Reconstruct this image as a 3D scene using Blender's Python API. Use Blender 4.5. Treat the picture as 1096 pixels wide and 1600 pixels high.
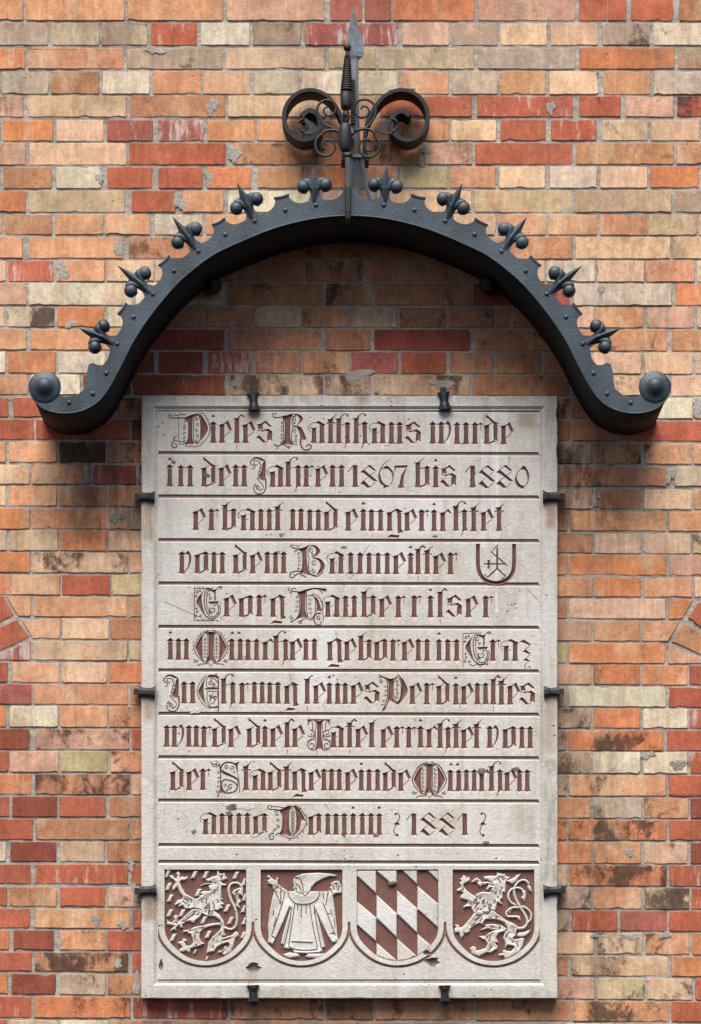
import bpy, bmesh, math, random
import numpy as np
from mathutils import Vector
from mathutils.geometry import delaunay_2d_cdt

for o in list(bpy.data.objects):
    bpy.data.objects.remove(o)
random.seed(7)
rng = np.random.default_rng(11)
SC = bpy.context.scene
COL = SC.collection

# ---------------------------------------------------------------- scale, camera, light
S = 0.0019                 # metres per unit of the wall survey (0.15 m brick pitch = 79 units)
VX, VY = 548.0, 1760.0     # foot of the camera's perpendicular on the wall, survey units
DIST = 9.0                 # metres from the wall
ZB = 1.75                  # height of the lower edge of the view above the ground

def wx(u): return (u - 548.0) * S
def wz(v): return (1600.0 - v) * S + ZB

cam = bpy.data.cameras.new('camera')
camo = bpy.data.objects.new('camera', cam)
COL.objects.link(camo)
camo.location = (wx(VX), -DIST, wz(VY))
camo.rotation_euler = (math.radians(90), 0, 0)
cam.sensor_fit = 'HORIZONTAL'
cam.sensor_width = 36
cam.lens = 36 * DIST / (1096 * S)
cam.shift_x = (548 - VX) / 1096
cam.shift_y = (VY - 800) / 1096
cam.clip_end = 500
SC.camera = camo

SUN_EL, SUN_AZ = 61.0, 10.0       # degrees; azimuth measured to the left of straight out from the wall
world = bpy.data.worlds.new('World')
SC.world = world
world.use_nodes = True
wn = world.node_tree.nodes
sky = wn.new('ShaderNodeTexSky')
sky.sky_type = 'NISHITA'
sky.sun_disc = False
sky.sun_elevation = math.radians(SUN_EL)
sky.sun_rotation = math.radians(180 + SUN_AZ)
sky.dust_density = 1.6
sky.air_density = 0.45
sky.ozone_density = 0.6
wn['Background'].inputs['Strength'].default_value = 0.05
world.node_tree.links.new(sky.outputs[0], wn['Background'].inputs[0])

sun = bpy.data.lights.new('sun', 'SUN')
sun.energy = 2.0
sun.angle = math.radians(52)
sun.color = (1.0, 0.975, 0.935)
suno = bpy.data.objects.new('sun', sun)
COL.objects.link(suno)
e, a = math.radians(SUN_EL), math.radians(SUN_AZ)
sd = Vector((-math.sin(a) * math.cos(e), -math.cos(a) * math.cos(e), math.sin(e)))   # towards the sun
suno.rotation_euler = sd.to_track_quat('Z', 'Y').to_euler()
suno.location = (0, -3, 8)

vs = SC.view_settings
vs.view_transform = 'Standard'
vs.look = 'None'
vs.gamma = 1
vs.use_curve_mapping = False
vs.exposure = 1.55

# ---------------------------------------------------------------- helpers
def P(u, v, d=0.0):
    """survey point seen at (u, v) for a thing standing d metres out from the wall"""
    k = (DIST - d) / DIST
    return Vector((wx(VX + (u - VX) * k), -d, wz(VY + (v - VY) * k)))

def tag(o, label=None, cat=None, group=None, kind=None):
    if label: o['label'] = label
    if cat: o['category'] = cat
    if group: o['group'] = group
    if kind: o['kind'] = kind
    return o

def empty(name, loc):
    o = bpy.data.objects.new(name, None)
    COL.objects.link(o)
    o.location = loc
    o.empty_display_size = 0.05
    return o

def put(name, me, mat, parent=None, smooth=False):
    o = bpy.data.objects.new(name, me)
    COL.objects.link(o)
    if mat is not None and not me.materials:
        me.materials.append(mat)
    if smooth:
        me.polygons.foreach_set('use_smooth', [True] * len(me.polygons))
    if parent is not None:
        o.parent = parent
        q = parent
        off = Vector((0, 0, 0))
        while q is not None:
            off += q.location
            q = q.parent
        o.location = -off
    return o

def mesh(name, verts, faces, mats=None, fm=None):
    me = bpy.data.meshes.new(name)
    me.from_pydata([tuple(v) for v in verts], [], faces)
    if mats:
        for m in mats: me.materials.append(m)
        if fm: me.polygons.foreach_set('material_index', fm)
    me.update()
    return me

def fixn(me):
    bm = bmesh.new(); bm.from_mesh(me)
    bmesh.ops.recalc_face_normals(bm, faces=bm.faces)
    bm.to_mesh(me); bm.free(); me.update()
    return me

def sm(pts, n=4, closed=False):
    """Catmull-Rom through pts"""
    pts = [np.array(p, float) for p in pts]
    m = len(pts)
    out = []
    rngk = range(m if closed else m - 1)
    for i in rngk:
        if closed:
            p0, p1, p2, p3 = pts[i - 1], pts[i], pts[(i + 1) % m], pts[(i + 2) % m]
        else:
            p1, p2 = pts[i], pts[i + 1]
            p0 = pts[i - 1] if i > 0 else 2 * p1 - p2
            p3 = pts[i + 2] if i + 2 < m else 2 * p2 - p1
        for k in range(n):
            t = k / n
            out.append(0.5 * ((2 * p1) + (-p0 + p2) * t + (2 * p0 - 5 * p1 + 4 * p2 - p3) * t * t + (-p0 + 3 * p1 - 3 * p2 + p3) * t ** 3))
    if not closed: out.append(pts[-1])
    return [tuple(p) for p in out]

def spiral(cx, cy, r0, r1, a0, a1, n=14):
    out = []
    for i in range(n + 1):
        t = i / n
        r = r0 + (r1 - r0) * t
        an = math.radians(a0 + (a1 - a0) * t)
        out.append((cx + r * math.cos(an), cy - r * math.sin(an)))
    return out

def circle(cx, cy, r, n=14):
    return [(cx + r * math.cos(2 * math.pi * i / n), cy + r * math.sin(2 * math.pi * i / n)) for i in range(n)]

def inset(poly, w):
    """vertex-wise inward offset of a simple polygon (None if it collapses)"""
    p = np.array(poly, float)
    n = len(p)
    ar = 0.5 * np.sum(p[:, 0] * np.roll(p[:, 1], -1) - np.roll(p[:, 0], -1) * p[:, 1])
    if ar < 0: p = p[::-1]; ar = -ar
    per = np.sum(np.linalg.norm(p - np.roll(p, -1, 0), axis=1))
    if ar < per * w * 0.75: return None
    e1 = p - np.roll(p, 1, 0)
    e2 = np.roll(p, -1, 0) - p
    e1 /= np.linalg.norm(e1, axis=1)[:, None] + 1e-9
    e2 /= np.linalg.norm(e2, axis=1)[:, None] + 1e-9
    n1 = np.stack([-e1[:, 1], e1[:, 0]], 1)
    n2 = np.stack([-e2[:, 1], e2[:, 0]], 1)
    b = n1 + n2
    den = 1 + np.sum(n1 * n2, 1)
    b = b / np.maximum(den, 0.45)[:, None]
    q = p + b * w
    if not np.isfinite(q).all(): return None
    return [tuple(x) for x in q]

def strip_quads(path, w, w1=None):
    """quads of a ribbon along a polyline; width may taper to w1"""
    p = np.array(path, float)
    keep = [0]
    for i in range(1, len(p)):
        if np.linalg.norm(p[i] - p[keep[-1]]) > 1e-3: keep.append(i)
    p = p[keep]
    n = len(p)
    if n < 2: return [], []
    d = np.zeros_like(p)
    d[1:-1] = p[2:] - p[:-2]
    d[0] = p[1] - p[0]; d[-1] = p[-1] - p[-2]
    d /= np.linalg.norm(d, axis=1)[:, None] + 1e-9
    nn = np.stack([-d[:, 1], d[:, 0]], 1)
    ww = np.linspace(w, w if w1 is None else w1, n)[:, None] / 2
    L, R = p + nn * ww, p - nn * ww
    return [[tuple(L[i]), tuple(L[i + 1]), tuple(R[i + 1]), tuple(R[i])] for i in range(n - 1)], [tuple(x) for x in p]

# ---------------------------------------------------------------- the carving tool
# A flat stone field (polygon in survey units) is cut by shapes.  Every shape has its own level; the floor
# sinks away from the shape's outline with a chisel slope.  Returns per class: verts (u, v, h) and faces.
def inside(C, pl):
    """even-odd test of points C (n, 2) against polygon pl"""
    p = np.array(pl, float); q = np.roll(p, -1, 0)
    r = np.zeros(len(C), bool)
    for (x0, y0), (x1, y1) in zip(p, q):
        if y0 == y1: continue
        m = (C[:, 1] > y0) != (C[:, 1] > y1)
        r ^= m & (C[:, 0] < (x1 - x0) * (C[:, 1] - y0) / (y1 - y0) + x0)
    return r
def classify(pts, ff, polys, own, pri):
    C = np.array([pts[list(f)].mean(0) for f in ff])
    cls = np.full(len(ff), -1)
    for pl, k in zip(polys, own):
        a = np.array(pl)
        lo, hi = a.min(0), a.max(0)
        c = np.nonzero((C[:, 0] > lo[0]) & (C[:, 0] < hi[0]) & (C[:, 1] > lo[1]) & (C[:, 1] < hi[1]))[0]
        if not len(c): continue
        c = c[inside(C[c], pl)]
        if k == 0: cls[c] = 0
        else:
            pc = np.array([pri[x] if x >= 0 else 99 for x in cls[c]])
            cls[c[pc < pri[k]]] = k
    return cls.tolist()

def carve(domain, shapes):
    """shapes: dict(polys=[...], lines=[(path,w[,w1])], level, lip, slope, z0, pri)"""
    V, E, F, own = [], [], [], []
    def addpoly(pl, k):
        i0 = len(V)
        V.extend(pl)
        F.append(list(range(i0, i0 + len(pl))))
        own.append(k)
    def addloop(pl, closed=True):
        i0 = len(V)
        V.extend(pl)
        n = len(pl)
        E.extend((i0 + i, i0 + i + 1) for i in range(n - 1))
        if closed: E.append((i0 + n - 1, i0))
    addpoly(domain, 0)
    for k, s in enumerate(shapes, 1):
        for pl in s.get('polys', []):
            addpoly(pl, k)
            w_ = s.get('w', 1.9)
            for k_ in (1.0, .7, .45, .28):
                q = inset(pl, w_ * k_)
                if q: addloop(q); break
        for ln in s.get('lines', []):
            qs, mid = strip_quads(*ln)
            for q in qs: addpoly(q, k)
            if len(mid) > 1: addloop(mid, False)
    vv, ee, ff, _, _, of = delaunay_2d_cdt([Vector(p) for p in V], E, F, 0, 1e-4, True)
    pts = np.array([(p[0], p[1]) for p in vv])
    pri = [-1] + [s.get('pri', 1) for s in shapes]
    cls = classify(pts, ff, [[V[i] for i in f] for f in F], own, pri)
    edges = {}
    for fi, f in enumerate(ff):
        n = len(f)
        for i in range(n):
            edges.setdefault(frozenset((f[i], f[(i + 1) % n])), []).append(fi)
    faces_of = {}
    for fi, c in enumerate(cls):
        if c >= 0: faces_of.setdefault(c, []).append(fi)
    bnd = {}
    for eset, fl in edges.items():
        cs = [cls[i] for i in fl]
        if len(cs) == 1: cs.append(-1)
        if cs[0] != cs[1]:
            for c in cs:
                if c > 0: bnd.setdefault(c, []).append(tuple(eset))
    H = {}
    for c, fl in faces_of.items():
        ids = sorted({i for fi in fl for i in ff[fi]})
        if c == 0:
            H[c] = {i: 0.0 for i in ids}; continue
        s = shapes[c - 1]
        z0, lvl, lip, slope = s.get('z0', 0.0), s['level'], s.get('lip', 0.8), s.get('slope', 1.3)
        if s.get('flat') or c not in bnd:
            H[c] = {i: lvl for i in ids}; continue
        B = np.array(bnd[c])
        A0, A1 = pts[B[:, 0]], pts[B[:, 1]]
        d = A1 - A0
        L2 = np.sum(d * d, 1) + 1e-12
        h = {}
        sg = -1 if lvl < z0 else 1
        for i in ids:
            t = np.clip(np.sum((pts[i] - A0) * d, 1) / L2, 0, 1)
            ds = np.sqrt(np.min(np.sum((A0 + d * t[:, None] - pts[i]) ** 2, 1)))
            h[i] = z0 + sg * min(abs(lvl - z0), lip + slope * ds)
        H[c] = h
    out = {}
    for c, fl in faces_of.items():
        ids = sorted(H[c]); rm = {i: k for k, i in enumerate(ids)}
        vs_ = [(pts[i][0], pts[i][1], H[c][i]) for i in ids]
        fs = []
        for fi in fl:
            f = list(ff[fi])
            q = [pts[i] for i in f]
            ar = sum(q[i][0] * q[(i + 1) % len(q)][1] - q[(i + 1) % len(q)][0] * q[i][1] for i in range(len(q)))
            if abs(ar) < 1e-7: continue
            if ar > 0: f = f[::-1]           # v runs down, so this faces out of the wall
            fs.append([rm[i] for i in f])
        out[c] = [vs_, fs]
    for eset, fl in edges.items():
        if len(fl) != 2: continue
        c0, c1 = cls[fl[0]], cls[fl[1]]
        if c0 == c1 or c0 < 0 or c1 < 0: continue
        i, j = tuple(eset)
        a0, a1, b0, b1 = H[c0][i], H[c0][j], H[c1][i], H[c1][j]
        if abs(a0 - b0) + abs(a1 - b1) < 1e-5: continue
        lo, hi = (c0, c1) if a0 + a1 < b0 + b1 else (c1, c0)
        tgt = lo
        if hi > 0 and shapes[hi - 1].get('raised'): tgt = hi
        vsl, fsl = out[tgt]
        k = len(vsl)
        vsl += [(pts[i][0], pts[i][1], H[lo][i]), (pts[j][0], pts[j][1], H[lo][j]), (pts[j][0], pts[j][1], H[hi][j]), (pts[i][0], pts[i][1], H[hi][i])]
        # orient towards the low side
        fl_lo = ff[fl[0]] if c0 == lo else ff[fl[1]]
        cen = np.mean([pts[q] for q in fl_lo], axis=0)
        ev = pts[j] - pts[i]
        side = ev[0] * (cen[1] - pts[i][1]) - ev[1] * (cen[0] - pts[i][0])
        fsl.append([k, k + 1, k + 2, k + 3] if side > 0 else [k + 3, k + 2, k + 1, k])
    return out

def lift(vf, depth):
    """survey verts (u, v, h) on a face standing depth metres out -> world"""
    k = (DIST - depth) / DIST
    return [(wx(VX + (u - VX) * k), -depth - h * S, wz(VY + (v - VY) * k)) for u, v, h in vf[0]], vf[1]

# ---------------------------------------------------------------- materials
def lin(r, g, b):
    f = lambda c: (c / 255 / 12.92) if c / 255 <= 0.04045 else ((c / 255 + 0.055) / 1.055) ** 2.4
    return (f(r), f(g), f(b), 1.0)

class NT:
    def __init__(self, name):
        self.m = bpy.data.materials.new(name)
        self.m.use_nodes = True
        self.t = self.m.node_tree
        self.b = self.t.nodes['Principled BSDF']
        self.pos = self.t.nodes.new('ShaderNodeNewGeometry').outputs['Position']
    def n(self, kind, **kw):
        x = self.t.nodes.new(kind)
        for k, v in kw.items(): setattr(x, k, v)
        return x
    def l(self, a, b): self.t.links.new(a, b)
    def setin(self, node, idx, val):
        if hasattr(val, 'is_output') or isinstance(val, bpy.types.NodeSocket): self.l(val, node.inputs[idx])
        else: node.inputs[idx].default_value = val
    def math(self, op, a, b=0.0, clamp=False):
        x = self.n('ShaderNodeMath', operation=op, use_clamp=clamp)
        self.setin(x, 0, a); self.setin(x, 1, b)
        return x.outputs[0]
    def noise(self, scale, detail=4, rough=0.55, vec=None, dist=0.0):
        x = self.n('ShaderNodeTexNoise')
        x.inputs['Scale'].default_value = scale
        x.inputs['Detail'].default_value = detail
        x.inputs['Roughness'].default_value = rough
        x.inputs['Distortion'].default_value = dist
        self.l(vec if vec is not None else self.pos, x.inputs['Vector'])
        return x.outputs['Fac']
    def voro(self, scale, vec=None, feature='F1'):
        x = self.n('ShaderNodeTexVoronoi', feature=feature)
        x.inputs['Scale'].default_value = scale
        self.l(vec if vec is not None else self.pos, x.inputs['Vector'])
        return x.outputs['Distance']
    def ramp(self, fac, lo, hi, a=0.0, b=1.0):
        x = self.n('ShaderNodeMapRange', interpolation_type='SMOOTHSTEP')
        self.setin(x, 0, fac)
        self.setin(x, 1, lo); self.setin(x, 2, hi)
        x.inputs[3].default_value = a; x.inputs[4].default_value = b
        return x.outputs[0]
    def mix(self, fac, a, b, mode='MIX'):
        x = self.n('ShaderNodeMix', data_type='RGBA', blend_type=mode)
        self.setin(x, 0, fac)
        self.setin(x, 6, a); self.setin(x, 7, b)
        return x.outputs[2]
    def mapv(self, scale=(1, 1, 1), loc=(0, 0, 0), vec=None):
        x = self.n('ShaderNodeMapping')
        x.inputs['Scale'].default_value = scale
        x.inputs['Location'].default_value = loc
        self.l(vec if vec is not None else self.pos, x.inputs['Vector'])
        return x.outputs[0]
    def bump(self, h, strength, dist, normal=None):
        x = self.n('ShaderNodeBump')
        x.inputs['Strength'].default_value = strength
        x.inputs['Distance'].default_value = dist
        self.l(h, x.inputs['Height'])
        if normal is not None: self.l(normal, x.inputs['Normal'])
        return x.outputs[0]
    def scalecol(self, col, fac):
        x = self.n('ShaderNodeVectorMath', operation='SCALE')
        self.setin(x, 0, col[:3] if isinstance(col, tuple) else col); self.setin(x, 3, fac)
        return x.outputs[0]

def soot(t, c):
    """grime that rain has carried down the wall from the hood and the clamps (survey boxes)"""
    sx = t.n('ShaderNodeSeparateXYZ'); t.l(t.pos, sx.inputs[0])
    wob = t.math('MULTIPLY', t.math('SUBTRACT', t.noise(7, 5, 0.65), 0.5), 0.16)
    X, Z = t.math('ADD', sx.outputs[0], wob), t.math('ADD', sx.outputs[2], wob)
    run = t.ramp(t.noise(16, 6, 0.72, t.mapv((1.4, 1, 0.3))), 0.36, 0.62)
    # old rain-borne grime in broad drifts over many courses
    drift = t.math('MULTIPLY', t.ramp(t.noise(2.6, 4, 0.6, t.mapv((1.5, 1, 0.7), (4, 4, 9))), 0.46, 0.66), t.ramp(t.noise(30, 7, 0.75, t.mapv((1.3, 1, 0.5))), 0.35, 0.65))
    c = t.mix(t.math('MULTIPLY', drift, 0.38), c, lin(98, 76, 58))
    for u0, v0, u1, v1, soft, f in ((95, 690, 225, 850, 34, .62), (870, 690, 965, 840, 34, .72), (868, 1080, 960, 1560, 40, .34), (150, 1230, 225, 1560, 30, .3)):
        s_ = soft * S
        m = t.math('MULTIPLY', t.ramp(X, wx(u0) - s_, wx(u0) + s_), t.ramp(X, wx(u1) - s_, wx(u1) + s_, 1, 0))
        m = t.math('MULTIPLY', m, t.math('MULTIPLY', t.ramp(Z, wz(v1) - s_, wz(v1) + s_), t.ramp(Z, wz(v0) - s_, wz(v0) + s_, 1, 0)))
        c = t.mix(t.math('MULTIPLY', t.math('MULTIPLY', m, run), f), c, lin(58, 46, 37))
    return c

def brick_material():
    t = NT('brick_clay')
    at = t.n('ShaderNodeAttribute', attribute_name='bcol').outputs['Color']
    par = t.n('ShaderNodeAttribute', attribute_name='bpar').outputs['Vector']
    sx = t.n('ShaderNodeSeparateXYZ'); t.l(par, sx.inputs[0])
    stain, seed, eff = sx.outputs[0], sx.outputs[1], sx.outputs[2]
    cv = t.n('ShaderNodeCombineXYZ'); t.l(seed, cv.inputs[0]); t.l(seed, cv.inputs[1]); t.l(seed, cv.inputs[2])
    ad = t.n('ShaderNodeVectorMath', operation='ADD'); t.l(t.pos, ad.inputs[0]); t.l(cv.outputs[0], ad.inputs[1])
    v = ad.outputs[0]
    n1 = t.noise(13, 6, 0.65, v)
    n2 = t.noise(75, 5, 0.7, v)
    n3 = t.noise(330, 3, 0.75, v)
    c = t.scalecol(at, t.ramp(n1, 0.3, 0.7, 0.80, 1.16))
    # kiln-flashed and worn patches of other clay colours (the hard red bricks are even in tone)
    sc_ = t.n('ShaderNodeSeparateColor'); t.l(at, sc_.inputs[0])
    vary = t.ramp(sc_.outputs[1], 0.14, 0.3, 0.12, 1.0)
    c  = t.mix(t.math('MULTIPLY', vary, t.ramp(t.noise(10, 5, 0.6, t.mapv((1, 1, 0.6), vec=v), 0.4), 0.5, 0.68, 0, 0.55)), c, lin(228, 196, 158))
    c  = t.mix(t.math('MULTIPLY', vary, t.ramp(t.noise(9, 5, 0.62, t.mapv((1, 1, 0.6), (5, 3, 1), v), 0.4), 0.55, 0.7, 0, 0.3)), c, lin(200, 116, 76))
    c  = t.mix(t.math('MULTIPLY', vary, t.ramp(t.noise(8, 6, 0.66, t.mapv((1, 1, 0.7), (1, 9, 4), v), 0.5), 0.53, 0.7, 0, 0.45)), c, lin(160, 132, 102))
    # drag marks of the wire cut, mostly upright
    c = t.scalecol(c, t.ramp(t.noise(60, 4, 0.7, t.mapv((1.6, 1, 0.14), (8, 2, 2), v)), 0.3, 0.72, 0.88, 1.1))
    c = t.scalecol(c, t.ramp(n2, 0.34, 0.66, 0.87, 1.09))
    c = t.scalecol(c, t.ramp(n3, 0.3, 0.7, 0.86, 1.08))
    # soot and weather stains
    sv = t.mapv((1, 1, 0.75), (3, 1, 7), v)
    sn = t.math('ADD', t.math('MULTIPLY', t.noise(11, 3, 0.5, sv, 0.8), 0.56), t.math('MULTIPLY', t.noise(70, 8, 0.85, sv), 0.44))
    th = t.math('SUBTRACT', 0.645, t.math('MULTIPLY', stain, 0.225))
    sm_ = t.ramp(sn, t.math('SUBTRACT', th, 0.02), t.math('ADD', th, 0.075))
    sm_ = t.math('MULTIPLY', sm_, t.ramp(stain, 0.0, 0.45, 0.3, 0.86))
    c = t.mix(sm_, c, t.scalecol(lin(64, 51, 43), t.ramp(t.noise(55, 4, 0.7, v), 0.3, 0.7, 0.55, 1.7)))
    # lime bloom
    ev = t.mapv((1.6, 1, 0.35), (2, 8, 2), v)
    en = t.ramp(t.noise(26, 6, 0.7, ev), t.math('SUBTRACT', 0.78, t.math('MULTIPLY', eff, 0.34)), t.math('SUBTRACT', 0.92, t.math('MULTIPLY', eff, 0.3)))
    c = t.mix(t.math('MULTIPLY', en, 0.65), c, lin(222, 210, 198))
    # ragged flecks where the skin of the brick has come away
    fl = t.ramp(t.noise(48, 7, 0.8, t.mapv((1, 1, 1.3), (9, 4, 5), v), 0.8), 0.64, 0.68, 0, 0.45)
    c = t.mix(fl, c, lin(112, 80, 58))
    fl2 = t.ramp(t.noise(40, 7, 0.8, t.mapv((1, 1, 1.3), (3, 8, 2), v), 0.8), 0.65, 0.69, 0, 0.4)
    c = t.mix(fl2, c, lin(226, 206, 180))
    # pits and inclusions
    pit = t.math('MULTIPLY', t.ramp(t.voro(95, v), 0.10, 0.26, 1, 0), t.ramp(t.noise(28, 3, 0.6, v), 0.56, 0.64))
    pit2 = t.math('MULTIPLY', t.ramp(t.voro(260, v), 0.12, 0.3, 1, 0), t.ramp(t.noise(20, 3, 0.6, t.mapv((1, 1, 1), (6, 6, 1), v)), 0.54, 0.64))
    pm = t.math('MAXIMUM', pit, t.math('MULTIPLY', pit2, 0.7))
    c = t.mix(t.math('MULTIPLY', pm, 0.72), c, lin(80, 58, 44))
    c = soot(t, c)
    t.l(c, t.b.inputs['Base Color'])
    t.b.inputs['Roughness'].default_value = 0.95
    t.b.inputs['Specular IOR Level'].default_value = 0.12
    hgt = t.math('ADD', t.math('MULTIPLY', n2, 0.55), t.math('MULTIPLY', n3, 0.25))
    hgt = t.math('ADD', hgt, t.math('MULTIPLY', n1, 0.3))
    hgt = t.math('SUBTRACT', hgt, t.math('MULTIPLY', pm, 0.5))
    t.l(t.bump(hgt, 0.5, 0.004), t.b.inputs['Normal'])
    return t.m

def mortar_material():
    t = NT('lime_mortar')
    n1 = t.noise(6, 4, 0.6); n2 = t.noise(120, 5, 0.7)
    c = t.mix(t.ramp(n1, 0.3, 0.7), lin(188, 181, 167), lin(162, 155, 142))
    c = t.scalecol(c, t.ramp(n2, 0.25, 0.8, 0.72, 1.15))
    c = t.mix(t.ramp(t.noise(5, 5, 0.65, t.mapv((1, 1, 1), (4, 1, 1))), 0.55, 0.72, 0, 0.5), c, lin(104, 96, 84))
    c = soot(t, c)
    t.l(c, t.b.inputs['Base Color'])
    t.b.inputs['Roughness'].default_value = 0.95
    t.b.inputs['Specular IOR Level'].default_value = 0.15
    t.l(t.bump(t.math('ADD', n2, t.noise(30, 4, 0.6)), 0.6, 0.004), t.b.inputs['Normal'])
    return t.m

def stone_material():
    t = NT('limestone')
    sx = t.n('ShaderNodeSeparateXYZ'); t.l(t.pos, sx.inputs[0])
    X, Z = sx.outputs[0], sx.outputs[2]
    def box(u0, v0, u1, v1, soft=3.0, wob=8.0):
        wob_ = t.math('MULTIPLY', t.math('SUBTRACT', t.noise(22, 4, 0.65), 0.5), wob * S)
        x = t.math('ADD', X, wob_); z = t.math('ADD', Z, wob_)
        s = soft * S
        m = t.ramp(x, wx(u0) - s, wx(u0) + s)
        m = t.math('MULTIPLY', m, t.ramp(x, wx(u1) - s, wx(u1) + s, 1, 0))
        m = t.math('MULTIPLY', m, t.ramp(z, wz(v1) - s, wz(v1) + s))
        return t.math('MULTIPLY', m, t.ramp(z, wz(v0) - s, wz(v0) + s, 1, 0))
    n1 = t.noise(3.2, 5, 0.6); n2 = t.noise(24, 5, 0.65); n3 = t.noise(260, 3, 0.7)
    c = t.mix(t.ramp(n1, 0.3, 0.7), lin(214, 209, 199), lin(203, 195, 183))
    c = t.mix(t.ramp(n2, 0.45, 0.7, 0, 0.6), c, lin(225, 221, 211))
    c = t.mix(t.ramp(t.noise(9, 5, 0.7, t.mapv((1, 1, 0.5), (3, 3, 3))), 0.5, 0.72, 0, 0.55), c, lin(182, 172, 156))
    c = t.scalecol(c, t.ramp(t.noise(110, 4, 0.75), 0.3, 0.7, 0.92, 1.06))
    c = t.scalecol(c, t.ramp(n3, 0.25, 0.75, 0.86, 1.09))
    # repaired, cleaner patches
    for b in ((574, 780, 692, 838, 2, 3), (455, 984, 540, 1046, 2, 4), (560, 850, 640, 905, 8, 26), (430, 1400, 530, 1500, 26, 30), (560, 1400, 660, 1470, 16, 20),
              (468, 1056, 530, 1100, 10, 30), (470, 1200, 500, 1250, 8, 20)):
        c = t.mix(t.math('MULTIPLY', box(*b), 0.5), c, lin(228, 226, 221))
    # white lime runs
    for u, w_, v0, v1 in ((768, 4, 640, 850), (776, 3, 700, 960), (790, 2.5, 640, 740), (756, 5, 690, 860), (700, 3, 640, 700)):
        c = t.mix(t.math('MULTIPLY', box(u - w_, v0, u + w_, v1, 2.5, 5), t.ramp(t.noise(30, 4, 0.7, t.mapv((1, 1, 0.15))), 0.4, 0.6, 0.1, 0.75)), c, lin(234, 232, 228))
    # tan blotches where mortar or rust has soaked in
    for b, f in (((808, 648, 836, 672, 5, 12), 0.5), ((382, 640, 412, 660, 8, 16), 0.55), ((555, 622, 576, 640, 6, 10), 0.4), ((225, 786, 240, 850, 6, 12), 0.8), ((226, 1090, 240, 1130, 6, 12), 0.6),
                 ((226, 1402, 244, 1440, 6, 12), 0.65), ((852, 790, 868, 830, 6, 12), 0.65), ((850, 1090, 868, 1180, 6, 12), 0.35), ((388, 1518, 404, 1540, 5, 10), 0.3), ((680, 1262, 720, 1300, 16, 40), 0.3), ((800, 1262, 838, 1310, 16, 40), 0.25)):
        c = t.mix(t.math('MULTIPLY', box(*b), f), c, lin(150, 112, 70))
    # dark weathering down the right-hand border and along the edges
    for b, f in (((850, 1190, 868, 1380, 6, 10), 0.6), ((848, 640, 870, 770, 8, 16), 0.28), ((222, 620, 870, 634, 6, 14), 0.38), ((222, 640, 240, 760, 8, 12), 0.3), ((224, 1548, 870, 1562, 5, 12), 0.3)):
        c = t.mix(t.math('MULTIPLY', box(*b), t.math('MULTIPLY', t.ramp(t.noise(40, 5, 0.7, t.mapv((1, 1, 0.25))), 0.3, 0.7), f)), c, lin(92, 82, 68))
    # faint rain streaks
    c = t.mix(t.ramp(t.noise(34, 5, 0.65, t.mapv((1, 1, 0.06), (2, 5, 0))), 0.52, 0.72, 0, 0.3), c, lin(150, 141, 126))
    c = t.mix(t.ramp(t.noise(30, 5, 0.65, t.mapv((1, 1, 0.07), (7, 5, 3))), 0.55, 0.72, 0, 0.35), c, lin(231, 228, 220))
    # specks and lichen dots
    pit = t.math('MULTIPLY', t.ramp(t.voro(52), 0.09, 0.19, 1, 0), t.ramp(t.noise(13, 3, 0.6), 0.58, 0.64))
    pit2 = t.math('MULTIPLY', t.ramp(t.voro(170), 0.12, 0.25, 1, 0), t.ramp(t.noise(18, 3, 0.6, t.mapv((1, 1, 1), (7, 0, 2))), 0.56, 0.66))
    pt = t.math('MAXIMUM', pit, t.math('MULTIPLY', pit2, 0.7))
    c = t.mix(t.math('MULTIPLY', pt, 0.75), c, lin(84, 72, 60))
    t.l(c, t.b.inputs['Base Color'])
    t.b.inputs['Roughness'].default_value = 0.9
    t.b.inputs['Specular IOR Level'].default_value = 0.2
    h = t.math('ADD', t.math('MULTIPLY', t.noise(95, 4, 0.7), 0.6), t.math('MULTIPLY', n3, 0.4))
    h = t.math('SUBTRACT', h, t.math('MULTIPLY', pt, 1.2))
    t.l(t.bump(h, 0.8, 0.004), t.b.inputs['Normal'])
    return t.m

def paint_material(name, rgb, rgb2, worn):
    t = NT(name)
    n1 = t.noise(30, 5, 0.65); n2 = t.noise(200, 4, 0.7)
    c = t.mix(t.ramp(n1, 0.3, 0.7), lin(*rgb), lin(*rgb2))
    c = t.scalecol(c, t.ramp(n2, 0.2, 0.8, 0.82, 1.15))
    c = t.mix(t.math('MULTIPLY', t.ramp(t.noise(55, 6, 0.75, t.mapv((1, 1, 1), (2, 2, 9))), 0.6, 0.72), worn), c, lin(190, 160, 146))
    t.l(c, t.b.inputs['Base Color'])
    t.b.inputs['Roughness'].default_value = 0.85
    t.b.inputs['Specular IOR Level'].default_value = 0.2
    t.l(t.bump(n2, 0.4, 0.002), t.b.inputs['Normal'])
    return t.m

def iron_material(name, rgb, rough, metal, rust=0.25):
    t = NT(name)
    n1 = t.noise(9, 5, 0.6, t.mapv((1, 1, 0.35))); n2 = t.noise(160, 4, 0.65)
    c = t.scalecol(lin(*rgb), t.ramp(n1, 0.3, 0.7, 0.7, 1.3))
    c = t.scalecol(c, t.ramp(n2, 0.2, 0.8, 0.85, 1.12))
    c = t.mix(t.math('MULTIPLY', t.ramp(t.noise(45, 6, 0.75), 0.58, 0.75), rust), c, lin(104, 78, 56))
    t.l(c, t.b.inputs['Base Color'])
    t.b.inputs['Metallic'].default_value = metal
    t.l(t.ramp(n1, 0.2, 0.8, rough - 0.1, rough + 0.12), t.b.inputs['Roughness'])
    t.l(t.bump(t.math('ADD', n2, t.noise(30, 3, 0.5)), 0.35, 0.003), t.b.inputs['Normal'])
    return t.m

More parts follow.
